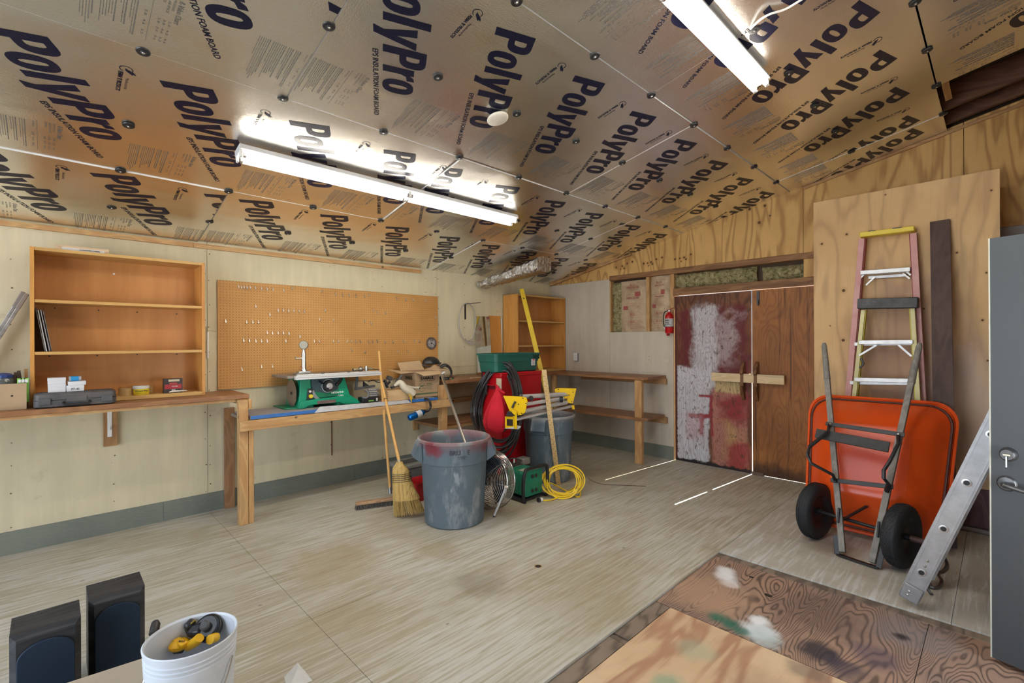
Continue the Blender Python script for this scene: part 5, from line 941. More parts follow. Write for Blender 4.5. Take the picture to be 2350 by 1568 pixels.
base = fl(896, 1146) + V((0, 0, .05)); top = xp(869.5, 806, -4.385); B().tube([base, base.lerp(top, .5), top], [.0125, .0125, .0115], 12).ob('handle', STK, t); B().cyl(base, base.lerp(top, .04), .015, n=12).ob('ferrule', plain('dull_zinc', (.3, .3, .3), .4, .8), t)
t = T('corn_broom', 'yellow corn broom leaning upright beside the trash can', 'broom', fl(940, 1155))
m, n, l, p = nt('broomcorn'); c = coords(n, l); f = Ns(n, l, coords(n, l, (90, 90, 3)), 1.2, 4, .7); l.new(Ramp(n, l, f, [(.3, (.26, .145, .03)), (.5, (.55, .36, .11)), (.75, (.72, .52, .2))]), p.inputs['Base Color']); p.inputs['Roughness'].default_value = .8; bump(n, l, p, f, .7, .006); CORN = m
D = lambda x, y, dd=0: dp(x, y, 3.985 + dd)
rows = [(917, 1060, 7, .016), (917, 1066, 10, .020), (918, 1074, 17, .028), (920, 1084, 20, .032), (921, 1095, 20.5, .036), (924, 1112, 23, .04), (929, 1130, 27, .045), (934, 1146, 31, .05)]
rings = []
for x, y, hw, th_ in rows:
    c0 = D(x, y); w_ = hw * 3.985 / FPX * 1.0; sl = (y - 1060) / 90 * .012
    rings.append([c0 + CR * w_ * math.cos(q) * 1.0 + CF * th_ * math.sin(q) + V((0, 0, sl * math.cos(q))) for q in [i * math.pi / 14 for i in range(28)]])
for R_ in rings[-1:]:
    for p_ in R_: p_.z = max(p_.z, .018)
B().loft(rings).ob('bristle_head', CORN, t)
b = B(); rnd = random.Random(9)
for i in range(420):
    q = rnd.uniform(0, 2 * math.pi); rr2 = rnd.uniform(.5, 1.0); k0 = rnd.choice((4, 5, 6)); x, y, hw, th_ = rows[k0]; s_ = D(x, y) + CR * hw * 3.985 / FPX * math.cos(q) * (.99) + CF * th_ * math.sin(q) * .99
    x2, y2, hw2, th2 = 938.5, 1158, 34, .055; e = D(x2, y2, -.0) + CR * hw2 * 3.985 / FPX * math.cos(q + rnd.uniform(-.05, .05)) * rnd.uniform(.93, 1.02) + CF * th2 * math.sin(q) * rr2; e.z = max(.004, min(e.z, .03) + rnd.uniform(-.012, .012) + .018 * math.cos(q))
    b.tube([s_, s_.lerp(e, .5) + CR * .002 * math.cos(q), e], [.0016, .0016, .001], 3)
b.ob('straws', CORN, t, kind='stuff')
for k in range(5):
    y = 1086 + k * 4.2; hw = 20.4 + k * .5; c0 = D(920.8 + k * .5, y + 1)
    B().tube([c0 + CR * (hw * 3.985 / FPX + .0015) * math.cos(q) + CF * (.038) * math.sin(q) + V((0, 0, .006 * math.cos(q))) for q in [i * math.pi / 12 for i in range(24)]], .0022, 5, True).ob('stitching', BLKM, t)
base = D(917, 1064); top = xp(872.5, 872, -4.20) + V((.02, 0, 0)); B().tube([base, top], [.0145, .0115], 12).ob('handle', STK, t); B().cyl(base + V((0, 0, -.005)), base.lerp(top, .035), .0185, .0165, 14).ob('wire_wrap', plain('tin_wire', (.42, .38, .3), .4, .7), t)
q = base.lerp(top, .74); B().cyl(q, base.lerp(top, .745), .0155, n=12).ob('grip_ring', BLACK, t)
# ------------------------------------------------------------------ boxes behind the can
t = T('battery_toolbox', 'dusty black lidded box on the floor behind the corn broom', 'toolbox', (-3.95, 3.0, 0)); d0 = fl(912, 1105)
c0 = dp(940, 1060, 4.75); B().box((c0.x - .14, c0.y - .16, 0), (c0.x + .12, c0.y + .16, .235)).ob('tub', plain('dark_grey_tub', (.06, .065, .065), .5, var=.1, col2=(.11, .11, .10), scale=12), t, bev=.006); B().box((c0.x - .15, c0.y - .17, .236), (c0.x + .13, c0.y + .17, .27)).ob('lid', plain('dusty_lid', (.20, .20, .175), .7), t, bev=.005); B().box((c0.x - .07, c0.y - .1, .271), (c0.x + .05, c0.y + .1, .277)).ob('lid_panel', DGREY, t, bev=.002)
t.location = (c0.x, c0.y, 0)
for ch in t.children: ch.location -= V((c0.x + 3.95, c0.y - 3.0, 0))
c0 = dp(966, 1100, 4.45); t = T('red_bin', 'bright red plastic bin between the corn broom and the trash can', 'bin', (c0.x, c0.y, 0))
B().loft([rrect((c0.x, c0.y, z), .09 + k, .12 + k, (1, 0, 0), (0, 1, 0), .03) for z, k in ((.001, -.02), (.16, 0), (.165, .012), (.18, .014), (.18, .008), (.15, -.004), (.01, -.022))]).ob('bin_body', plain('bin_red', (.50, .015, .02), .35, var=.05), t)
# ------------------------------------------------------------------ drum fan
c0 = dp(1122, 1101, 4.12); nx = (-CF * .74 - CR * .67 + V((0, 0, .12))).normalized(); ux, uy, _ = frame(nx, V((0, 0, 1))); R0 = .241; t = T('drum_fan', 'chrome wire drum fan standing between the two trash cans', 'fan', (c0.x, c0.y, 0))
WIRE = plain('chrome_wire', (.62, .60, .58), .22, 1, .1); nn_ = 40
def ring(r, h): return [c0 + nx * h + (ux * math.cos(a) + uy * math.sin(a)) * r for a in [2 * math.pi * i / nn_ for i in range(nn_)]]
b = B()
for i in range(15): r = .04 + i * (R0 - .04) / 14; b.tube(ring(r, .085 - .05 * (r / R0) ** 3), .0023, 4, True)
for k in range(8): a = k * math.pi / 4; e = ux * math.cos(a) + uy * math.sin(a); b.tube([c0 + e * .03 + nx * .086, c0 + e * .14 + nx * .075, c0 + e * .2 + nx * .055, c0 + e * R0 + nx * .03, c0 + e * R0 - nx * .06, c0 + e * .12 - nx * .1, c0 + e * .03 - nx * .1], .0024, 5)
for i in range(9): r = .05 + i * (R0 - .05) / 8; b.tube(ring(r, -.10 + .04 * (r / R0) ** 3), .0023, 4, True)
for h in (-.045, -.03, -.015, 0, .015): b.tube(ring(R0 + .003, h), .0018, 4, True)
b.ob('guard_wires', WIRE, t, kind='stuff'); B().tube(ring(R0 + .004, .032), .0034, 8, True).ob('front_hoop', WIRE, t); B().tube(ring(R0 + .004, -.062), .0034, 8, True).ob('rear_hoop', WIRE, t)
B().cyl(c0 + nx * .084, c0 + nx * .09, .042, n=24).ob('badge', plain('fan_badge', (.2, .2, .22), .3, .5), t); B().lathe([(.001, .03), (.045, .03), (.05, .02), (.05, -.085), (.03, -.095), (.001, -.095)], c0, nx, 24).ob('motor', BLACK, t)
for k in range(3):
    a0 = k * 2 * math.pi / 3; blade = plain('blue_grey_blade', (.05, .07, .10), .35, .4)
    def bl(u, v): a = a0 + (u - .5) * 1.35; r = .045 + v * .165; return c0 + (ux * math.cos(a) + uy * math.sin(a)) * r + nx * (.012 + .045 * (u - .5) * 1.6)
    B().grid(bl, 8, 6).ob('fan_blade', blade, t, solid=.003)
hr = dp(1161, 1119, 3.93); ft = fl(1134, 1187) + V((0, 0, .008)); B().tube(spline([hr, hr.lerp(ft, .5) + V((0, 0, .0)), ft], 5), .0095, 10).ob('stand_leg', ALU, t); B().cyl(hr - CR * .01, hr + CR * .02, .012, n=12).ob('pivot_knob', STEEL, t); B().sphere(ft, .012, 10).ob('rubber_foot', BLACK, t)
o2 = c0 * 2 - hr; B().tube([o2, V((ft.x - .25, ft.y + .12, .009))], .0095, 10).ob('stand_leg', ALU, t)
# ------------------------------------------------------------------ red cabinet, hose, bag, tote
X = -3.685; Y0 = 3.42; xl_ = yp(1107, 900, Y0).x; y1 = xp(1243, 900, X).y; zt3 = 1.128; CRED = plain('cabinet_red', (.46, .006, .012), .28, var=.04, scale=4)
t = T('red_cabinet', 'tall glossy red metal cabinet behind the trash cans', 'cabinet', ((xl_ + X) / 2, (Y0 + y1) / 2, 0))
B().box((xl_, Y0, 0), (X, y1, zt3)).ob('cabinet_body', CRED, t, bev=.012); B().box((xl_ - .006, Y0 - .006, zt3 - .045), (X + .006, y1 + .003, zt3 + .004)).ob('lid', CRED, t, bev=.01)
TP = plain('masking_tape', (.56, .47, .33), .7)
for a, c_ in ((1107.5, 1118), (1139.5, 1151)): B().box((yp(a, 900, Y0 - .006).x, Y0 - .0075, yp(1110, 905, Y0).z), (yp(c_, 900, Y0 - .006).x, Y0 - .0062, yp(1110, 866, Y0).z)).ob('tape_patch', TP, t)
for px, py in ((1111, 885), (1146, 888)): q = yp(px, py, Y0 - .008); B().cyl(q, q - V((0, .008, 0)), .010, n=12).ob('lock_stud', STEEL, t)
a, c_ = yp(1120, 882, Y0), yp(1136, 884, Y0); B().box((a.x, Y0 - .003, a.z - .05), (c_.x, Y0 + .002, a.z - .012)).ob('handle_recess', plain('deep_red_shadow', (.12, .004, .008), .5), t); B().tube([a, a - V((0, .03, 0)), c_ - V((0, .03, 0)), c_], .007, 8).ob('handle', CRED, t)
t = T('hose_coil', 'thick coil of black rubber hose hung over the red cabinet', 'hose', dp(1147, 950, 4.7)); BH = plain('black_rubber_hose', (.028, .026, .026), .45, bmp=.1); rnd = random.Random(4)
for k in range(13):
    cx_, cy_, rx, ry = 1145 + rnd.uniform(-3, 3), 945 + rnd.uniform(-3, 8), 40 + (k % 7) * 3.6, 94 + (k * 5 % 7) * 4.2; pts = []
    for i in range(30):
        a = 2 * math.pi * i / 30; sx, sy = math.cos(a), math.sin(a); px = cx_ + rx * sx * (1 if sx < 0 else .88) + (8 if sy > 0 else 0) * abs(sy); py = cy_ - ry * sy * (1 if sy > 0 else (.52 + .5 * ((k * 5) % 13) / 12))
        d = 4.82 - .008 * k; top_ = max(0, sy - .55) / .45; dd = d + .34 * top_ + (.13 * max(0, sx) if sy > -.3 else 0) + .46 * max(0, -sx) * min(1, max(0, (sy + .75) / .6)) * (1 - .6 * top_)
        pts.append(dp(px, py, dd))
    for p_ in pts:
        if xl_ - .02 < p_.x < X + .02 and p_.y > Y0 - .02: p_.z = max(p_.z, zt3 + .014)
    B().tube(spline(pts, 2, True), .0105, 7, True).ob('hose_loop', BH, t)
t = T('red_cloth_bag', 'red cloth sack hanging on the front of the red cabinet', 'bag', dp(1140, 940, 4.66))
rings = []; dd = 4.64
for cx_, cy_, hw, th_ in ((1142, 887, 2, .006), (1143, 895, 6, .012), (1142, 910, 12, .025), (1140, 930, 19, .045), (1137, 950, 24, .06), (1136, 966, 27, .07), (1137, 980, 25, .062), (1139, 990, 17, .045), (1141, 995, 6, .02)):
    ring_ = []
    for i in range(26):
        q = 2 * math.pi * i / 26; fo = 1 + .10 * math.sin(q * 5 + cy_ * .03) + .06 * math.sin(q * 9 + 1); ring_.append(dp(cx_, cy_, dd) + CR * hw * dd / FPX * math.cos(q) * fo - CF * th_ * (math.sin(q) * fo))
    rings.append(ring_)
B().loft(rings).ob('sack', plain('red_cloth', (.56, .006, .022), .85, var=.06, bmp=.3), t); B().tube(spline([dp(1139, 884, 4.70), dp(1142, 888, 4.64), dp(1150, 897, 4.62), dp(1158, 903, 4.62)], 5), .011, 8, flat=.5).ob('knotted_end', plain('red_cloth2', (.50, .006, .02), .85), t)
# tote
TG = plain('tote_green', (.015, .125, .095), .4, var=.08, col2=(.012, .10, .078)); zb = zt3 + .006; Xf = X - .01; yt0, yt1 = xp(1138, 830, Xf).y, xp(1240, 830, Xf).y; xc = Xf - .16; yc = (yt0 + yt1) / 2; hy = (yt1 - yt0) / 2; ht = xp(1190, 811, Xf).z - zb
t = T('storage_tote', 'dark green plastic storage tote on top of the red cabinet', 'tote', (xc, yc, zb))
B().loft([rrect((xc, yc, zb + z), .16 + k, hy + k, (1, 0, 0), (0, 1, 0), .04) for z, k in ((.0, -.03), (.006, -.022), (ht * .55, -.012), (ht * .56, -.006), (ht * .9, 0), (ht * .9, .010), (ht, .012), (ht, .004), (ht * .9, -.006), (.01, -.03))]).ob('tote_body', TG, t)
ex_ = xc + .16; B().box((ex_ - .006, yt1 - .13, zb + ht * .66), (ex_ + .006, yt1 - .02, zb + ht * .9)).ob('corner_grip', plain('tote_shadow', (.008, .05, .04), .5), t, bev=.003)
B().box((ex_ - .008, yt1 - .142, zb + ht * .30), (ex_ - .002 + .005, yt1 - .092, zb + ht * .66)).ob('tag', plain('tag_white', (.72, .70, .72), .5), t); B().box((ex_ + .0031, yt1 - .135, zb + ht * .58), (ex_ + .0038, yt1 - .1, zb + ht * .65)).ob('tag_red', plain('tag_redp', (.6, .05, .06), .5), t)
b = B()
for i in range(5): b.box((ex_ + .0031, yt1 - .135 + i * .007, zb + ht * .34), (ex_ + .0036, yt1 - .131 + i * .007, zb + ht * .50))
b.ob('tag_bars', plain('tag_grey', (.3, .3, .32), .5), t, kind='stuff')
# level and ruler
YEL = plain('level_yellow', (.80, .56, .04), .4, var=.06); a, c_ = xp(1197, 664, -4.43), fl(1296, 1080); t = T('spirit_level', 'long yellow spirit level leaning on the corner bookcase', 'level', c_)
d = (a - c_).normalized(); B().beam(c_ + V((0, 0, .02)), a, .028, .056, CR).ob('level_bar', YEL, t, bev=.002)
for k in (.06, .5, .94, .32): q = c_.lerp(a, k) - CF * .0145; B().cyl(q, q - CF * .003, .012, n=14).ob('vial_hole', BLACK, t)
a, c_ = dp(1248.5, 849, 4.76), fl(1282, 1113); t = T('wooden_rule', 'pale wooden measuring rule leaning against the second trash can', 'ruler', c_); PR = wood('rule_wood', (.66, .47, .22), (.54, .36, .15), 'z', .5, ring=.2)
B().beam(c_ + V((0, 0, .004)), a, .005, .046, CR).ob('rule_body', PR, t); b = B()
for i in range(46): q = (c_ + V((0, 0, .004))).lerp(a, .02 + i * .021) - CF * .0029 + CR * (.012 if i % 2 else -.008); b.obox(q, CR * (.007 if i % 2 else .010), V((0, 0, .0016)), CF * .0003)
b.ob('rule_marks', plain('rule_ink', (.12, .08, .05), .6), t, kind='stuff')
# ------------------------------------------------------------------ saw stand lying on the second can
SY = plain('stand_yellow', (.86, .55, .0), .35, var=.04); t = T('folded_saw_stand', 'folded aluminium saw stand with yellow end brackets lying on the trash can', 'stand', dp(1250, 930, 4.85))
for a, c_, r in ((dp(1196, 911, 4.66), dp(1303, 905, 5.1), .023), (dp(1200, 929, 4.62), dp(1292, 915, 5.02), .019), (dp(1196, 945, 4.62), dp(1300, 924, 5.06), .021)): B().cyl(a, c_, r, n=16).ob('tube', ALU, t)
B().beam(dp(1182, 963, 4.6), dp(1312, 932, 5.1), .05, .022, (0, 0, 1)).ob('flat_rail', ALU, t, bev=.003)
def plate(pts, d, th, name='bracket_plate', mat=None, dv=None): B().prism([dp(x, y, d + (dv(x) if dv else 0)) for x, y in pts], CF * th).ob(name, mat or SY, t, bev=.003)
plate([(1155, 909), (1200, 911), (1208, 913), (1211, 921), (1206, 946), (1197, 953), (1182, 954), (1170, 945)], 4.56, .03); plate([(1176, 938), (1186, 945), (1187, 985), (1180, 985), (1180, 958), (1173, 953)], 4.53, .05)
plate([(1159, 956), (1186, 957), (1186, 985), (1159, 983)], 4.55, .012); plate([(1163, 962), (1177, 963), (1177, 978), (1163, 977)], 4.547, .004, 'slot', HOLE); plate([(1161, 955), (1166, 944), (1176, 947), (1185, 956)], 4.53, .05, 'rubber_cap', BLACK); plate([(1158, 984), (1190, 986), (1196, 980), (1188, 978)], 4.54, .06, 'foot_plate', ALU)
B().tube([dp(1183, 922, 4.55), dp(1179, 927, 4.545), dp(1176, 936, 4.55)], [.012, .008, .012], 10).ob('lever_knob', BLACK, t)
plate([(1273, 894), (1280, 891), (1323, 892), (1315, 926), (1299, 925), (1304, 906), (1274, 902)], 5.06, .03); plate([(1291, 911), (1303, 910), (1302, 915), (1290, 916)], 5.04, .03); plate([(1312, 931), (1318, 930), (1319, 940), (1313, 940)], 5.06, .03)
plate([(1316, 942), (1322, 944), (1320, 951), (1317, 949)], 5.05, .02, 'hook', BLACK); q = dp(1219, 914, 4.68); B().cyl(q - CF * .03, q + CF * .02, .022, n=14).ob('clamp_knob', BLACK, t); q = dp(1287, 917, 4.96); B().cyl(q - CR * .01, q + CR * .02, .03, n=14).ob('end_collar', BLACK, t); q = dp(1195, 909, 4.62); B().sphere(q, .02, 10).ob('hinge_knob', DGREY, t)
for x, y in ((1200, 914), (1190, 928), (1207, 926), (1178, 948), (1197, 949), (1187, 951)): q = dp(x, y, 4.557); B().cyl(q, q - CF * .003, .006, n=8).ob('rivet', BLACK, t)
for x, y in ((1281, 894), (1306, 907), (1315, 900), (1312, 922)): q = dp(x, y, 5.057); B().cyl(q, q - CF * .003, .006, n=8).ob('rivet', BLACK, t)
# ------------------------------------------------------------------ generator and engine
GG = plain('generator_green', (.01, .22, .13), .4, var=.1, col2=(.008, .17, .10)); nc = fl(1200, 1158); t = T('generator', 'small green generator in a black tube frame on the floor', 'generator', nc)
xe = nc.x; yn = nc.y; yf = xp(1257, 1140, xe).y; zt4 = xp(1250, 1067, xe).z; Xc = xe - .035
r_ = .016; hoop = [(xe, yn + .03, r_), (xe, yn + .01, .04), (xe, yn + .005, zt4 * .6), (xe, yn + .03, zt4 - .02), (xe, yn + .07, zt4), (xe, yf - .05, zt4), (xe, yf - .01, zt4 - .03), (xe, yf, zt4 * .6), (xe, yf - .005, .05), (xe, yf - .03, r_)]
B().tube(spline(hoop, 4), r_, 10).ob('frame_hoop', BLACK, t)
for y in (yn + .03, yf - .03): B().tube([(xe, y, r_ + .002), (xe - .30, y, r_ + .002)], r_ * .95, 10).ob('base_tube', BLACK, t)
B().box((xe - .30, yn + .03, .018), (xe - .02, yf - .03, .03)).ob('base_plate', BLACK, t)
gx1 = xe - .01; gx0 = gx1 - .24; gy0, gy1 = yn + .045, yf - .06; gz0, gz1 = .045, xp(1230, 1080, gx1).z
B().loft([rrect((gx0 + (gx1 - gx0) * k, (gy0 + gy1) / 2, (gz0 + gz1) / 2), (gy1 - gy0) / 2 - e_, (gz1 - gz0) / 2 - e_, (0, 1, 0), (0, 0, 1), .02) for k, e_ in ((0, .012), (.03, 0), (.60, 0), (.62, .006), (.66, .006), (.68, 0), (.97, 0), (1, .01))]).ob('alternator_case', GG, t)
for k in range(7): z = gz0 + .03 + k * .022; B().box((gx0 + .03, gy0 - .0025, z), (gx0 + .11, gy0 + .004, z + .010)).ob('louvre', plain('louvre_dark', (.004, .06, .035), .5), t)
for z in (gz1 - .045, gz0 + .045):
    for y in ((gy0 + gy1) / 2 - .025, (gy0 + gy1) / 2 + .025): B().cyl((gx1 - .002, y, z), (gx1 + .004, y, z), .018, n=14).ob('outlet_face', BLACK, t)
B().box((gx1 - .12, gy0 + .03, gz1 - .001), (gx1 - .03, gy1 - .03, gz1 + .002)).ob('top_label', plain('dirty_label', (.38, .38, .30), .6), t)
c0 = dp(1180, 1063, 4.72); t = T('small_engine', 'grimy grey small engine on the floor behind the green generator', 'engine', (c0.x, c0.y, 0)); EG = plain('grimy_metal', (.19, .18, .16), .5, .5, .2, col2=(.08, .07, .06), scale=16); z0 = c0.z
B().box((c0.x - .14, c0.y - .13, 0), (c0.x + .06, c0.y + .13, .13)).ob('crankcase', EG, t, bev=.015)
for k in range(6): B().box((c0.x - .1, c0.y - .10, .131 + k * .022), (c0.x + .04, c0.y + .05, .143 + k * .022)).ob('cooling_fin', EG, t, bev=.002)
B().box((c0.x - .08, c0.y - .08, .132), (c0.x + .02, c0.y + .03, .262)).ob('cylinder_block', plain('engine_black', (.05, .05, .05), .5), t); B().box((c0.x + .041, c0.y - .03, .15), (c0.x + .05, c0.y + .045, .24)).ob('data_plate', plain('pale_plate', (.5, .5, .5), .4, .3), t, bev=.002)
B().box((c0.x - .03, c0.y + .06, .235), (c0.x + .07, c0.y + .16, .30)).ob('muffler', plain('muffler_grey', (.40, .40, .38), .45, .5), t, bev=.008); B().tube([(c0.x, c0.y, .26), (c0.x, c0.y, .31)], .010, 8).ob('spark_plug', WHITE, t); B().tube(spline([(c0.x - .05, c0.y - .1, .27), (c0.x, c0.y - .02, .31), (c0.x + .05, c0.y + .08, .27)], 5), .007, 6).ob('lead', BLACK, t); B().tube([(c0.x + .05, c0.y + .09, .19), (c0.x + .06, c0.y + .17, .13)], .02, 10).ob('exhaust_pipe', EG, t)
# ------------------------------------------------------------------ yellow cord
YC = plain('cord_yellow', (.86, .58, .02), .35, var=.05); t = T('extension_lead', 'coiled yellow extension cord slumped against the second trash can', 'cord', fl(1290, 1140)); rnd = random.Random(11)
q0, q1 = fl(1290, 1143), dp(1290, 1066, 4.62); up = (q1 - q0); H_ = up.length; up.normalize(); cc0 = q0 + up * H_ / 2
pts = []
for k in range(8):
    ox, oy, rx, ry = rnd.uniform(-.02, .02), rnd.uniform(-.012, .012), .175 + rnd.uniform(-.035, .03), H_ / 2 + rnd.uniform(-.045, .005)
    for i in range(14): a = 2 * math.pi * i / 14 + k * .25 - 1.5; pts.append(cc0 + CR * (ox + rx * math.cos(a)) + up * (oy + ry * math.sin(a)) - CF * (.006 * k + rnd.uniform(0, .01)))
pts += [fl(1332, 1138) + V((0, 0, .012)), fl(1325, 1143) + V((0, 0, .008)), fl(1300, 1132) + V((0, 0, .02)), fl(1268, 1122) + V((0, 0, .05)), fl(1247, 1120) + V((0, 0, .08)), fl(1243, 1105) + V((0, 0, .12))]
for p_ in pts: p_.z = max(p_.z, .007)
B().tube(spline(pts, 3), .0065, 8).ob('cord', YC, t)
tail = [fl(1322, 1118), fl(1290, 1139), fl(1268, 1149), fl(1247, 1151)]; B().tube(spline([p_ + V((0, 0, .008)) for p_ in tail], 6), .0065, 8).ob('cord_tail', YC, t); q = fl(1245, 1151) + V((0, 0, .018)); q2 = fl(1234, 1153) + V((0, 0, .018)); B().cyl(q, q.lerp(q2, .55), .015, .02, 14).ob('plug_sleeve', WHITE, t); B().cyl(q.lerp(q2, .56), q2, .021, n=14).ob('plug_end', BLACK, t)
q = [fl(1350, 1098), fl(1358, 1104), fl(1380, 1112), fl(1410, 1114), fl(1440, 1115), fl(1482, 1117)]; t = T('dry_twig', 'thin dry twig lying on the floor right of the yellow cord', 'twig', q[2]); B().tube(spline([p_ + V((0, 0, .003)) for p_ in q], 5), .0026, 5).ob('stem', plain('twig_brown', (.12, .06, .04), .8), t)
# vacuum tube standing in the first can
a, c_ = dp(1013, 859, 4.75), dp(1062, 1000, 4.06); c_ = c_ + (c_ - a).normalized() * .25; t = T('metal_pipe', 'chrome tube standing in the front trash can', 'pipe', c_); B().cyl(c_, a, .0135, n=14).ob('tube', STEEL, t); B().cyl(a, dp(1020, 854, 4.72), .008, n=10).ob('cross_handle', WHITE, t)
# ------------------------------------------------------------------ right side: stepladders, plank, wheelbarrow
def LP(x, y, base=0): Y = 4.98 - .00015 * (y - 540) - base; return yp(x, y, Y)
PINK = plain('faded_red_fibreglass', (.70, .40, .38), .5, var=.12, col2=(.60, .27, .26), scale=6); PRED = plain('deep_red_fibreglass', (.36, .03, .045), .5); CAPY = plain('cap_yellow', (.86, .66, .05), .4, var=.05)
def sladder(label, cat, top, rails, inner, steps, m1, m2, capm, base, extra=None):
    t = T('step_ladder', label, cat, LP(2030, 900, base)); z = lambda p_: p_
    for (a, b_), w_, side in rails:
        A, C = LP(*a, base), LP(*b_, base); d = (C - A); k = (A.z - .01) / -d.z; C = A + d * k
        B().beam(C, A, .022, w_, (1, 0, 0)).ob('rail', m1, t, bev=.002)
        off = V((side * (w_ / 2 + .004), .0, 0)); B().beam(C + off + V((0, .05, 0)), A + off + V((0, .028, 0)), .06, .004, (1, 0, 0)).ob('rail_flange', m2, t)
    for (a, b_), th_, dp_ in steps:
        A, C = LP(*a, base), LP(*b_, base); q = V((0, 0, 0)); e_ = B().beam(A, C, .0 + dp_, th_, (0, 0, 1)).ob('step', ALU if th_ < .045 else BLACK, t, bev=.003)
    b = B().beam(LP(*top[0], base), LP(*top[1], base), .1, top[2], (0, 0, 1)).ob('top_cap', capm, t, bev=.006)
    return t
AL2 = plain('white_aluminium', (.74, .73, .72), .4, .4, .1, .0, 18)
t = sladder('tall faded red fibreglass stepladder with a yellow cap', 'stepladder', ((1975, 541), (2100, 526), .042), ((((1978, 548), (1947, 905)), .042, 1), (((2096, 536), (2117, 905)), .042, -1)), None, (((((1976, 627), (2090, 619))), .035, .07), (((1962, 790), (2100, 788)), .03, .07), (((1952, 878), (2108, 880)), .03, .07)), PINK, PRED, CAPY, 0)
for a, c_ in (((1974, 640), (1988, 625)), ((2090, 632), (2076, 620)), ((1988, 655), (2008, 636)), ((2088, 640), (2072, 628))): B().beam(LP(*a), LP(*c_), .02, .012, (1, 0, 0)).ob('brace', AL2, t)
B().beam(LP(1990, 636) + V((0, .06, 0)), LP(2078, 630) + V((0, .06, 0)), .03, .025, (0, 0, 1)).ob('rear_step', AL2, t, bev=.002)
for ch in list(t.children):
    if ch.name.startswith('step'): ch.data.materials[0] = AL2
b = B()
for q in ((1995, 533, 2012, 531), (2050, 527, 2072, 524)): a, c_ = LP(q[0], q[1]) - V((0, .052, 0)), LP(q[2], q[3]) - V((0, .052, 0)); b.beam(a, c_, .004, .006, (0, 0, 1))
b.ob('cap_slots', BLACK, t, kind='stuff')
YRL = plain('pale_yellow_rail', (.78, .72, .36), .5, var=.08); YRD = plain('bright_yellow_rail', (.68, .60, .02), .5)
t = sladder('small yellow stepladder with a black top tray in front of the red ladder', 'stepladder', ((1970, 698), (2108, 695), .085), ((((1981, 712), (1961, 905)), .030, 1), (((2094, 708), (2106, 905)), .030, -1)), None, ((((1972, 786), (2096, 785)), .034, .05), (((1962, 871), (2098, 874)), .034, .05)), YRL, YRD, plain('scuffed_black_tray', (.035, .035, .037), .5, var=.1, col2=(.09, .085, .08), scale=22), .07)
for ch in list(t.children):
    if ch.name.startswith('step'): ch.data.materials[0] = AL2
for a, c_ in (((1972, 816), (2012, 792)), ((2092, 818), (2062, 792))): B().beam(LP(*a, .10), LP(*c_, .10), .012, .014, (1, 0, 0)).ob('brace', ALU, t)
B().tube([LP(1976, 822, .1), LP(1982, 835, .1), LP(1973, 845, .1)], .008, 6).ob('latch_hook', DGREY, t)
a, c_ = yp(2157, 507, 5.035), fl(2171, 1255); t = T('dark_plank', 'long dark brown plank leaning upright beside the stepladders', 'plank', c_); DP = wood('charred_brown_plank', (.115, .07, .06), (.07, .042, .038), 'z', .6, ring=.3)
B().beam(c_ + V((0, 0, .005)), a, .022, .118, (1, 0, 0)).ob('plank', DP, t, bev=.002)
# wheelbarrow
m, n, l, p = nt('barrow_orange'); col = Ramp(n, l, Ns(n, l, coords(n, l), 3, 3), [(.3, (.74, .075, .008)), (.7, (.82, .10, .010))]); col = blot(n, l, col, (.0, .12, .60), .27, (.62, .085, .06), .8, .35, 5); l.new(col, p.inputs['Base Color']); p.inputs['Roughness'].default_value = .3; ORG = m; t = T('wheelbarrow', 'orange two-wheeled wheelbarrow stood on end with its grey handles up', 'wheelbarrow', (-.68, 4.1, 0))
Tv = V((0, .42, .955)).normalized(); Nv = V((0, -.955, .42)).normalized(); O_ = V((-.675, 4.27, .05)); Hh = .52
def tub(k, hx0, hx1, v0, v1, r, dpt, cx=-.0, sh=0):     # one ring of the tub: narrower at the bottom, depth dpt towards the viewer
    vc, hv = (v0 + v1) / 2, (v1 - v0) / 2; out = []
    for p_ in rrect((0, 0, 0), 1, 1, (1, 0, 0), (0, 1, 0), r, 7):
        v = vc + p_.y * hv; hx = hx0 + (hx1 - hx0) * (p_.y + 1) / 2; out.append(O_ + V((cx + p_.x * hx, 0, 0)) + Tv * v + Nv * dpt)
    return out
L1 = [tub(0, .405, .472, -.005, 1.035, .33, -.015), tub(0, .412, .478, -.012, 1.042, .33, -.004), tub(0, .410, .476, -.01, 1.04, .33, .012), tub(0, .395, .460, .005, 1.022, .33, .018)]
L2 = [tub(0, .392, .456, .008, 1.018, .33, .014), tub(0, .37, .435, .03, .99, .34, .03), tub(0, .33, .39, .09, .93, .36, .11), tub(0, .27, .31, .17, .83, .38, .20), tub(0, .22, .25, .22, .76, .40, .245), tub(0, .205, .235, .235, .745, .40, .253)]
B().loft(L1 + [tub(0, .39, .455, .01, 1.01, .33, -.012)], caps=False).ob('rolled_rim', ORG, t); B().loft(L2 + [tub(0, .16, .19, .28, .70, .40, .2535)], caps=False).add(tub(0, .16, .19, .28, .70, .40, .2535), [tuple(range(32))]).ob('tub', ORG, t)
B().tube(tub(0, .378, .442, .022, .998, .33, .028), .010, 6, True).ob('dark_seam', plain('dark_red_seam', (.09, .02, .012), .6), t)  # thin dark red line between the rim and the tub
GW = wood('grey_handle_wood', (.30, .28, .255), (.19, .18, .165), 'z', .7, ring=.4); hs = {}
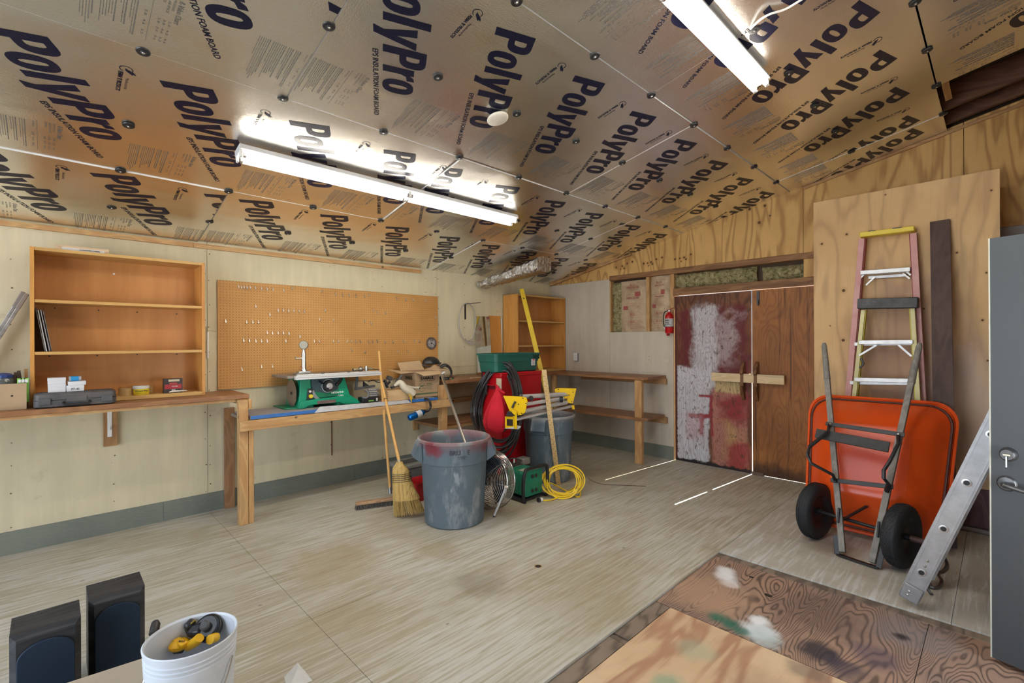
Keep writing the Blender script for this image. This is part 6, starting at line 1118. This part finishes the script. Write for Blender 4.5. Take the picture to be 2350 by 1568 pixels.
for nme, a, c_, up_ in (('l', (1891, 788), (1934, 1268), 0), ('r', (2111, 788), (2001, 1292), 0)):
    A = yp(a[0], a[1], 4.50); C = fl(*c_, .03); hs[nme] = (A, C); M = C.lerp(A, .80)
    B().beam(C, M, .042, .036, (1, 0, 0)).ob('handle_beam', GW, t, bev=.004); B().tube([M, C.lerp(A, .86), C.lerp(A, .985), A], [.023, .021, .019, .012], 10).ob('hand_grip', GW, t)
def on(nme, y):      # point on a handle at picture height y
    A, C = hs[nme]; lo, hi = 0, 1
    for _ in range(30):
        mid = (lo + hi) / 2; P = C.lerp(A, mid); py = 784 - FPX * ((P - EYE).dot(CU)) / ((P - EYE).dot(CF))
        if py > y: lo = mid
        else: hi = mid
    return C.lerp(A, lo)
for a, c_, w_ in ((976, 1000, .03), (1106, 1118, .03)): B().beam(on('l', a) + Nv * .03 - V((.03, 0, 0)), on('r', c_) + Nv * .03 + V((.03, 0, 0)), .008, w_, Tv).ob('cross_strap', BLKM, t, bev=.002)
A, C = on('l', 1005), on('r', 1035); B().beam(A + Nv * .075 - V((.09, 0, 0)), C + Nv * .075 - V((.03, 0, 0)), .018, .07, Tv).ob('stand_board', plain('charcoal_wood', (.06, .06, .06), .7, var=.15, scale=20), t, bev=.002)
for nme, pts in (('l', [(1903, 975), (1900, 992), (1857, 1026), (1853, 1045), (1862, 1064), (1911, 1090), (1917, 1104)]), ('r', [(2061, 1000), (2062, 1018), (2040, 1062), (2028, 1080), (2028, 1098), (2040, 1112), (2034, 1128)])):
    A0_, A1_ = on(nme, pts[0][1]) + Nv * .03, on(nme, pts[-1][1]) + Nv * .03; out = []
    for i, (x, y) in enumerate(pts):
        k = i / (len(pts) - 1); out.append(yp(x, y, A0_.lerp(A1_, k).y - .14 * math.sin(math.pi * k) - .01))
    b = B()
    for p_, q in zip(out, out[1:]): b.beam(p_, q, .03, .007, CR + CU * .3)
    b.tube(out, .011, 6); b.ob('leg_brace', BLKM, t)
for nme, y in (('l', 978), ('r', 1002), ('l', 1106), ('r', 1126)): q = on(nme, y) + Nv * .045; B().sphere(q, .010, 8).ob('bolt', STEEL, t)
WLc, WRc = dp(1872, 1183, 3.52), dp(2069, 1235, 3.06); WLc.z = .203; WRc.z = .203; axd = (WRc - WLc).normalized(); HUB = plain('hub_dark', (.03, .03, .035), .4, .3)
B().cyl(WLc - axd * .01, WRc + axd * .14, .0125, n=12).ob('axle', BLKM, t)
for c0, nm in ((WLc, 'l'), (WRc, 'r')):
    wr = .2; pr_ = [(wr - .082, .038), (wr - .05, .047), (wr - .02, .044), (wr - .004, .03), (wr, .012), (wr, -.012), (wr - .004, -.03), (wr - .02, -.044), (wr - .05, -.047), (wr - .082, -.038)]
    ty = B().lathe(pr_ + [pr_[0]], c0, axd, 44).ob('tyre', RUBBER, t)
    if nm == 'r':
        b = B(); x_, y_, _z = frame(axd)
        for i in range(60):
            a = 2 * math.pi * i / 60; e = x_ * math.cos(a) + y_ * math.sin(a); f_ = -x_ * math.sin(a) + y_ * math.cos(a)
            for h in (-.026, -.009, .009, .026): b.obox(c0 + e * (wr - .0005 - (.006 if abs(h) > .02 else .0)) + axd * h, (axd * .8 + f_ * .6 * (1 if i % 2 else -1)) * .0078, (f_ * .8 - axd * .3) * .0055, e * .003)
        b.ob('tread_blocks', RUBBER, ty, kind='stuff')
    else:
        b = B()
        for h in (-.02, -.007, .007, .02): b.lathe([(wr + .0015, h - .004), (wr + .0025, h), (wr + .0015, h + .004), (wr - .002, h)], c0, axd, 44)
        b.ob('tread_ribs', RUBBER, ty, kind='stuff')
    B().lathe([(.001, .012), (.03, .02), (.06, .010), (.10, .018), (.116, .034), (.119, .036), (.119, -.036), (.10, -.018), (.06, -.010), (.03, -.02), (.001, -.012)], c0, axd, 30).ob('wheel_rim', HUB, t); B().cyl(c0 - axd * .045, c0 + axd * .045, .022, n=14).ob('hub', HUB, t)
B().cyl(WRc + axd * .05, WRc + axd * .14, .019, n=12).ob('axle_end', plain('rusty_axle', (.10, .05, .04), .5, .3), t)
for nme, y in (('l', 1185), ('r', 1217)): q = on(nme, y); B().beam(q + Nv * .028 + Tv * .05, q + Nv * .028 - Tv * .05, .03, .012, (1, 0, 0)).ob('axle_clip', BLKM, t, bev=.003)
A, C = hs['l'][1], hs['r'][1]; b = B(); e1, e2 = A + V((-.03, -.012, .0)), C + V((.035, -.012, 0)); e1.z = e2.z = .012; b.beam(e1, e2, .03, .010, (0, 0, 1)).beam(e1, e1 + (hs['l'][0] - hs['l'][1]).normalized() * .12, .008, .03, (1, 0, 0)); b.beam(e2, e2 + (hs['r'][0] - hs['r'][1]).normalized() * .16, .008, .03, (1, 0, 0)); b.ob('nose_bracket', BLKM, t, bev=.002)
q = on('l', 1195); B().beam(q + Nv * -.02, q + V((.12, .2, .08)), .02, .008).ob('tub_strut', BLKM, t)
# extension ladder
A = yp(2083, 1378, 3.37); q = yp(2268, 1010, 3.37); d = (q - A).normalized(); k = (XR - .03 - A.x) / d.x; E_ = A + d * k; px_ = V((d.z, 0, -d.x)); t = T('extension_ladder', 'aluminium extension ladder leaning behind the grey door', 'ladder', A); A = A + d * ((.055 - A.z) / d.z)
EA = plain('ladder_aluminium', (.50, .51, .52), .42, .8, .12, .1, 12)
for s, off in ((0, V((0, 0, 0))), (1, V((.03, .37, 0)))):
    r_ = B().beam(A + off, E_ + off, .006, .092, px_).ob('rail_web', EA, t); b = B()
    for e_ in (-.044, .044): b.beam(A + off + px_ * e_ + V((0, .016, 0)), E_ + off + px_ * e_ + V((0, .016, 0)), .034, .005, px_)
    for e_ in (-.034, .034): b.beam(A + off + px_ * e_ - V((0, .004, 0)), E_ + off + px_ * e_ - V((0, .004, 0)), .004, .004, px_)
    b.ob('rail_flange', EA, t, kind='stuff')
L_ = (E_ - A).length; i = 0; s_ = .16
while s_ < L_:
    q = A + d * s_; B().cyl(q - V((0, .006, 0)), q + V((.03, .376, 0)), .015, n=14).ob('rung', EA, t); B().lathe([(.013, .001), (.019, .001), (.020, .0035), (.014, .004), (.013, .001)], q - V((0, .0035, 0)), (0, -1, 0), 18).ob('rung_collar', STEEL, t); B().cyl(q - V((0, .0062, 0)), q - V((0, .007, 0)), .0125, n=14).ob('rung_hole', BLACK, t); s_ += .275
b = B().beam(A - d * .02 - V((0, .006, 0)), A + d * .07 - V((0, .006, 0)), .014, .088, px_); b.ob('foot_boot', plain('boot_grey', (.36, .36, .37), .5, .5), t, bev=.012)
for s_ in (.012, .035, .20, .235):
    q = A + d * s_ - V((0, .014 if s_ < .1 else .005, 0)); B().sphere(q + px_ * (-.012 if s_ < .1 else .0), .007, 8).ob('rivet', STEEL, t)
t = T('scalloped_hook', 'grey scalloped metal hook plate lying on the floor by the ladder foot', 'hook', fl(2140, 1350)); hk_ = [(2150, 1284), (2162, 1280), (2169, 1298), (2160, 1312), (2146, 1314), (2140, 1304), (2150, 1322), (2157, 1336), (2149, 1349), (2134, 1350), (2129, 1340), (2124, 1352), (2134, 1366)]
B().tube(spline([fl(x + 4, y - 2, .012) for x, y in hk_], 4), .009, 8, flat=.6).ob('hook_plate', plain('dull_grey_metal', (.16, .16, .165), .35, .7), t)
# grey door standing open
D3 = S('door_3'); q0 = fl(2275, 1514.5); u = V((.966, -.258, 0)).normalized(); nr = V((-u.y, u.x, 0)) * -1; nr = nr if nr.dot(EYE - q0) > 0 else -nr; DG = plain('door_slate_grey', (.055, .064, .072), .42, var=.04, scale=5)
cD = q0 + u * .455 - nr * .022; hD = .955
B().obox((cD.x, cD.y, .012 + hD), u * .453, nr * .021, (0, 0, hD)).ob('door_leaf', DG, D3, bev=.001); B().obox((q0.x + u.x * .0, q0.y - nr.y * .0, .012 + hD) , u * .0025, nr * .001, (0, 0, hD)).obox(V((q0.x, q0.y, .012 + hD)) - nr * .021, u * .002, nr * .0212, (0, 0, hD)).ob('door_edge', plain('cream_edge_paint', (.60, .60, .52), .5), D3)
def ond(x, y): r = ray(x, y); return EYE + r * ((q0 - EYE).dot(nr) / r.dot(nr))
q = ond(2315, 1043); B().lathe([(.001, .024), (.022, .024), (.027, .018), (.030, .004), (.031, 0)], q, nr, 28).ob('deadbolt', plain('antique_bronze', (.12, .12, .125), .3, .7), D3); B().obox(q + nr * .027, u * .012, V((0, 0, .004)), nr * .004).ob('thumb_turn', plain('brass_bow', (.6, .56, .42), .3, .9), D3, bev=.001); B().obox(q + nr * .03 + V((0, 0, -.03)), u * .0025, V((0, 0, .024)), nr * .001).ob('key', STEEL, D3)
q = ond(2311, 1110); B().lathe([(.001, .012), (.028, .010), (.034, .003), (.035, 0)], q, nr, 28).ob('rose', MC['antique_bronze'], D3); B().tube(spline([q + nr * .01, q + nr * .045, q + nr * .052 + u * .03 + V((0, 0, -.004)), q + nr * .05 + u * .08 + V((0, 0, -.012)), q + nr * .05 + u * .115 + V((0, 0, -.006))], 6), .0095, 10).ob('lever_handle', MC['antique_bronze'], D3)
# ------------------------------------------------------------------ foreground left
NAVY = plain('navy_grille', (.004, .020, .048), .7, var=.05, bmp=.1); DW = wood('scuffed_black_cabinet', (.05, .052, .058), (.016, .018, .022), 'y', .5, ring=.5, dirt=.3)
def speaker(label, x0, x1, y0, y1, h):
    t = T('speaker', label, 'speaker', ((x0 + x1) / 2, (y0 + y1) / 2, 0), 'bookshelf speakers on the floor'); e = .018
    B().add([V(p_) for p_ in ((x0, y0, 0), (x1, y0 + .0, 0), (x1, y1, 0), (x0, y1, 0), (x0, y0, h), (x1 - e, y0, h), (x1 - e, y1, h), (x0, y1, h), (x1, y0 + e, 0), (x1, y1 - e, 0), (x1, y1 - e, h - e), (x1, y0 + e, h - e), (x1 - e, y0, 0), (x1 - e, y1, 0))],
            [(4, 5, 6, 7), (0, 4, 7, 3), (5, 11, 10, 6), (12, 8, 11, 5), (9, 13, 6, 10), (8, 9, 10, 11), (0, 12, 5, 4), (13, 3, 7, 6), (0, 3, 13, 9, 8, 12)]).ob('cabinet', DW, t)
    yc_, w_ = (y0 + y1) / 2, (y1 - y0) / 2 - .019; pts = [(x1 + .001, yc_ - w_, .02), (x1 + .001, yc_ + w_, .02)] + [(x1 + .001, yc_ + w_ * math.cos(a), h - .04 - w_ * .75 + w_ * .75 * math.sin(a)) for a in [i * math.pi / 14 for i in range(15)]]
    B().prism(pts, (.009, 0, 0)).ob('grille', NAVY, t, bev=.003)
speaker('scuffed black speaker with navy grille, nearer the white bucket', -2.93, -2.735, .118, .312, .35)
speaker('lower-set black speaker with navy grille at the left edge of the picture', -2.795, -2.605, -.112, .090, .35)
a, c_ = fl(362, 1500, .18), fl(60, 1598, .18); t = T('cardboard_sheet', 'pale worn cardboard flap at the bottom left in front of the speakers', 'cardboard', a); od = V((.09, -.03, -.18))
B().prism([a, c_, c_ + od, a + od], (.004, .001, 0)).ob('sheet', CARDP, t); B().prism([a + V((.005, 0, -.001)), a + V((.006, -.02, -.0)), a + od + V((.006, -.03, 0)), a + od + V((.006, 0, 0))], (.001, 0, 0)).ob('torn_edge', CARD, t)
bc_ = V((-2.122, .38, 0)); t = T('bucket', 'white five-gallon plastic bucket holding power tools', 'bucket', bc_); WP = plain('bucket_white', (.70, .75, .82), .35, var=.06, scale=5)
B().lathe([(.001, .0), (.127, 0), (.130, .006), (.141, .27), (.145, .272), (.146, .30), (.143, .302), (.147, .315), (.143, .318), (.148, .332), (.144, .335), (.149, .352), (.151, .366), (.147, .369), (.141, .362), (.126, .012), (.001, .012)], bc_, n=48).ob('bucket_body', WP, t)
q = fl(357, 1434, .34); B().tube([q + V((.03, -.01, -.02)), q, q + V((-.012, .0, .006))], [.0165, .0165, .012], 12).ob('bail_grip', BLACK, t)
hp = []
for i in range(19):
    a = math.pi * i / 18; hp.append(bc_ + V((0, 0, .29)) + (CR * math.cos(a) * .154) + V((.07, -.05, -.17)).normalized() * .155 * math.sin(a))
hp = [bc_ + (p_ - bc_) * 1.0 for p_ in hp]
for p_ in hp:
    r2 = math.hypot(p_.x - bc_.x, p_.y - bc_.y); k = max(1, .154 / max(r2, .001)); p_.x = bc_.x + (p_.x - bc_.x) * k; p_.y = bc_.y + (p_.y - bc_.y) * k
B().tube(hp, .0028, 6).ob('wire_bail', STEEL, t)
def bp(x, y, z): return fl(x, y, z)
t = T('cordless_saw', 'black cordless circular saw lying in the white bucket', 'power tool', bp(465, 1440, .25)); GB = plain('glossy_black', (.02, .02, .025), .2)
q = bp(478, 1442, .325); ax_ = V((.55, -.45, .7)).normalized(); B().lathe([(.001, .022), (.038, .022), (.045, .012), (.046, -.016), (.001, -.018)], q, ax_, 28).ob('guard_disc', GB, t); B().lathe([(.046, -.012), (.050, -.01), (.050, .010), (.046, .012)], q, ax_, 28).ob('guard_rim', BLACK, t)
B().beam(q + V((0, -.01, .0)), bp(436, 1450, .315), .05, .05, ax_).ob('motor_housing', GB, t, bev=.014); B().beam(bp(447, 1430, .335), bp(427, 1450, .32), .03, .065, ax_).ob('battery', BLACK, t, bev=.010); B().lathe([(.014, 0), (.018, .004), (.018, .02), (.012, .026), (.001, .026)], q + ax_ * .018, ax_, 20).ob('spindle', DGREY, t)
a, c_ = bp(449, 1424, .356), bp(438, 1433, .350); B().beam(a, c_, .0015, .012, ax_).ob('yellow_label', plain('gold_print', (.6, .42, .05), .4), t)
TY = plain('tool_yellow', (.90, .50, .01), .35, var=.03)
t = T('yellow_drill', 'yellow-bodied cordless tool at the bottom of the white bucket', 'power tool', bp(440, 1475, .2)); B().tube([bp(458, 1464, .325), bp(451, 1472, .31), bp(432, 1484, .28)], [.017, .019, .017], 14).ob('handle', TY, t); B().sphere(bp(412, 1480, .29), .034, 14, (1, 1.1, .6)).ob('body', TY, t); B().beam(bp(403, 1470, .30), bp(425, 1482, .30), .03, .02).ob('nose', TY, t, bev=.006); B().cyl(bp(402, 1488, .28), bp(420, 1486, .28), .02, n=12).ob('chuck', BLACK, t)
b = put(B(), text2d('MAX', .04), bp(408, 1474, .3115), (CR + V((0, 0, .0))), (V((-.5, .6, .25))), h=.008); b.ob('dark_lettering', BLACK, t, smooth=False)
t = T('yellow_charger', 'small yellow tool end at the right inside the bucket', 'power tool', bp(487, 1467, .2)); B().tube([bp(482, 1468, .31), bp(496, 1463, .30)], .018, 10).ob('body', TY, t)
q = fl(678, 1560); t = T('paper_scrap', 'crumpled white paper scrap at the bottom edge of the picture', 'paper', q); B().add([q + V(p_) for p_ in ((-.05, -.03, .001), (.05, -.05, .001), (.06, .05, .001), (-.02, .05, .001), (.0, .01, .045), (-.03, .02, .05))], [(0, 1, 4), (1, 2, 4), (2, 3, 5, 4), (3, 0, 5), (0, 4, 5)]).ob('crumple', plain('tissue_white', (.78, .78, .76), .9), t, smooth=False)
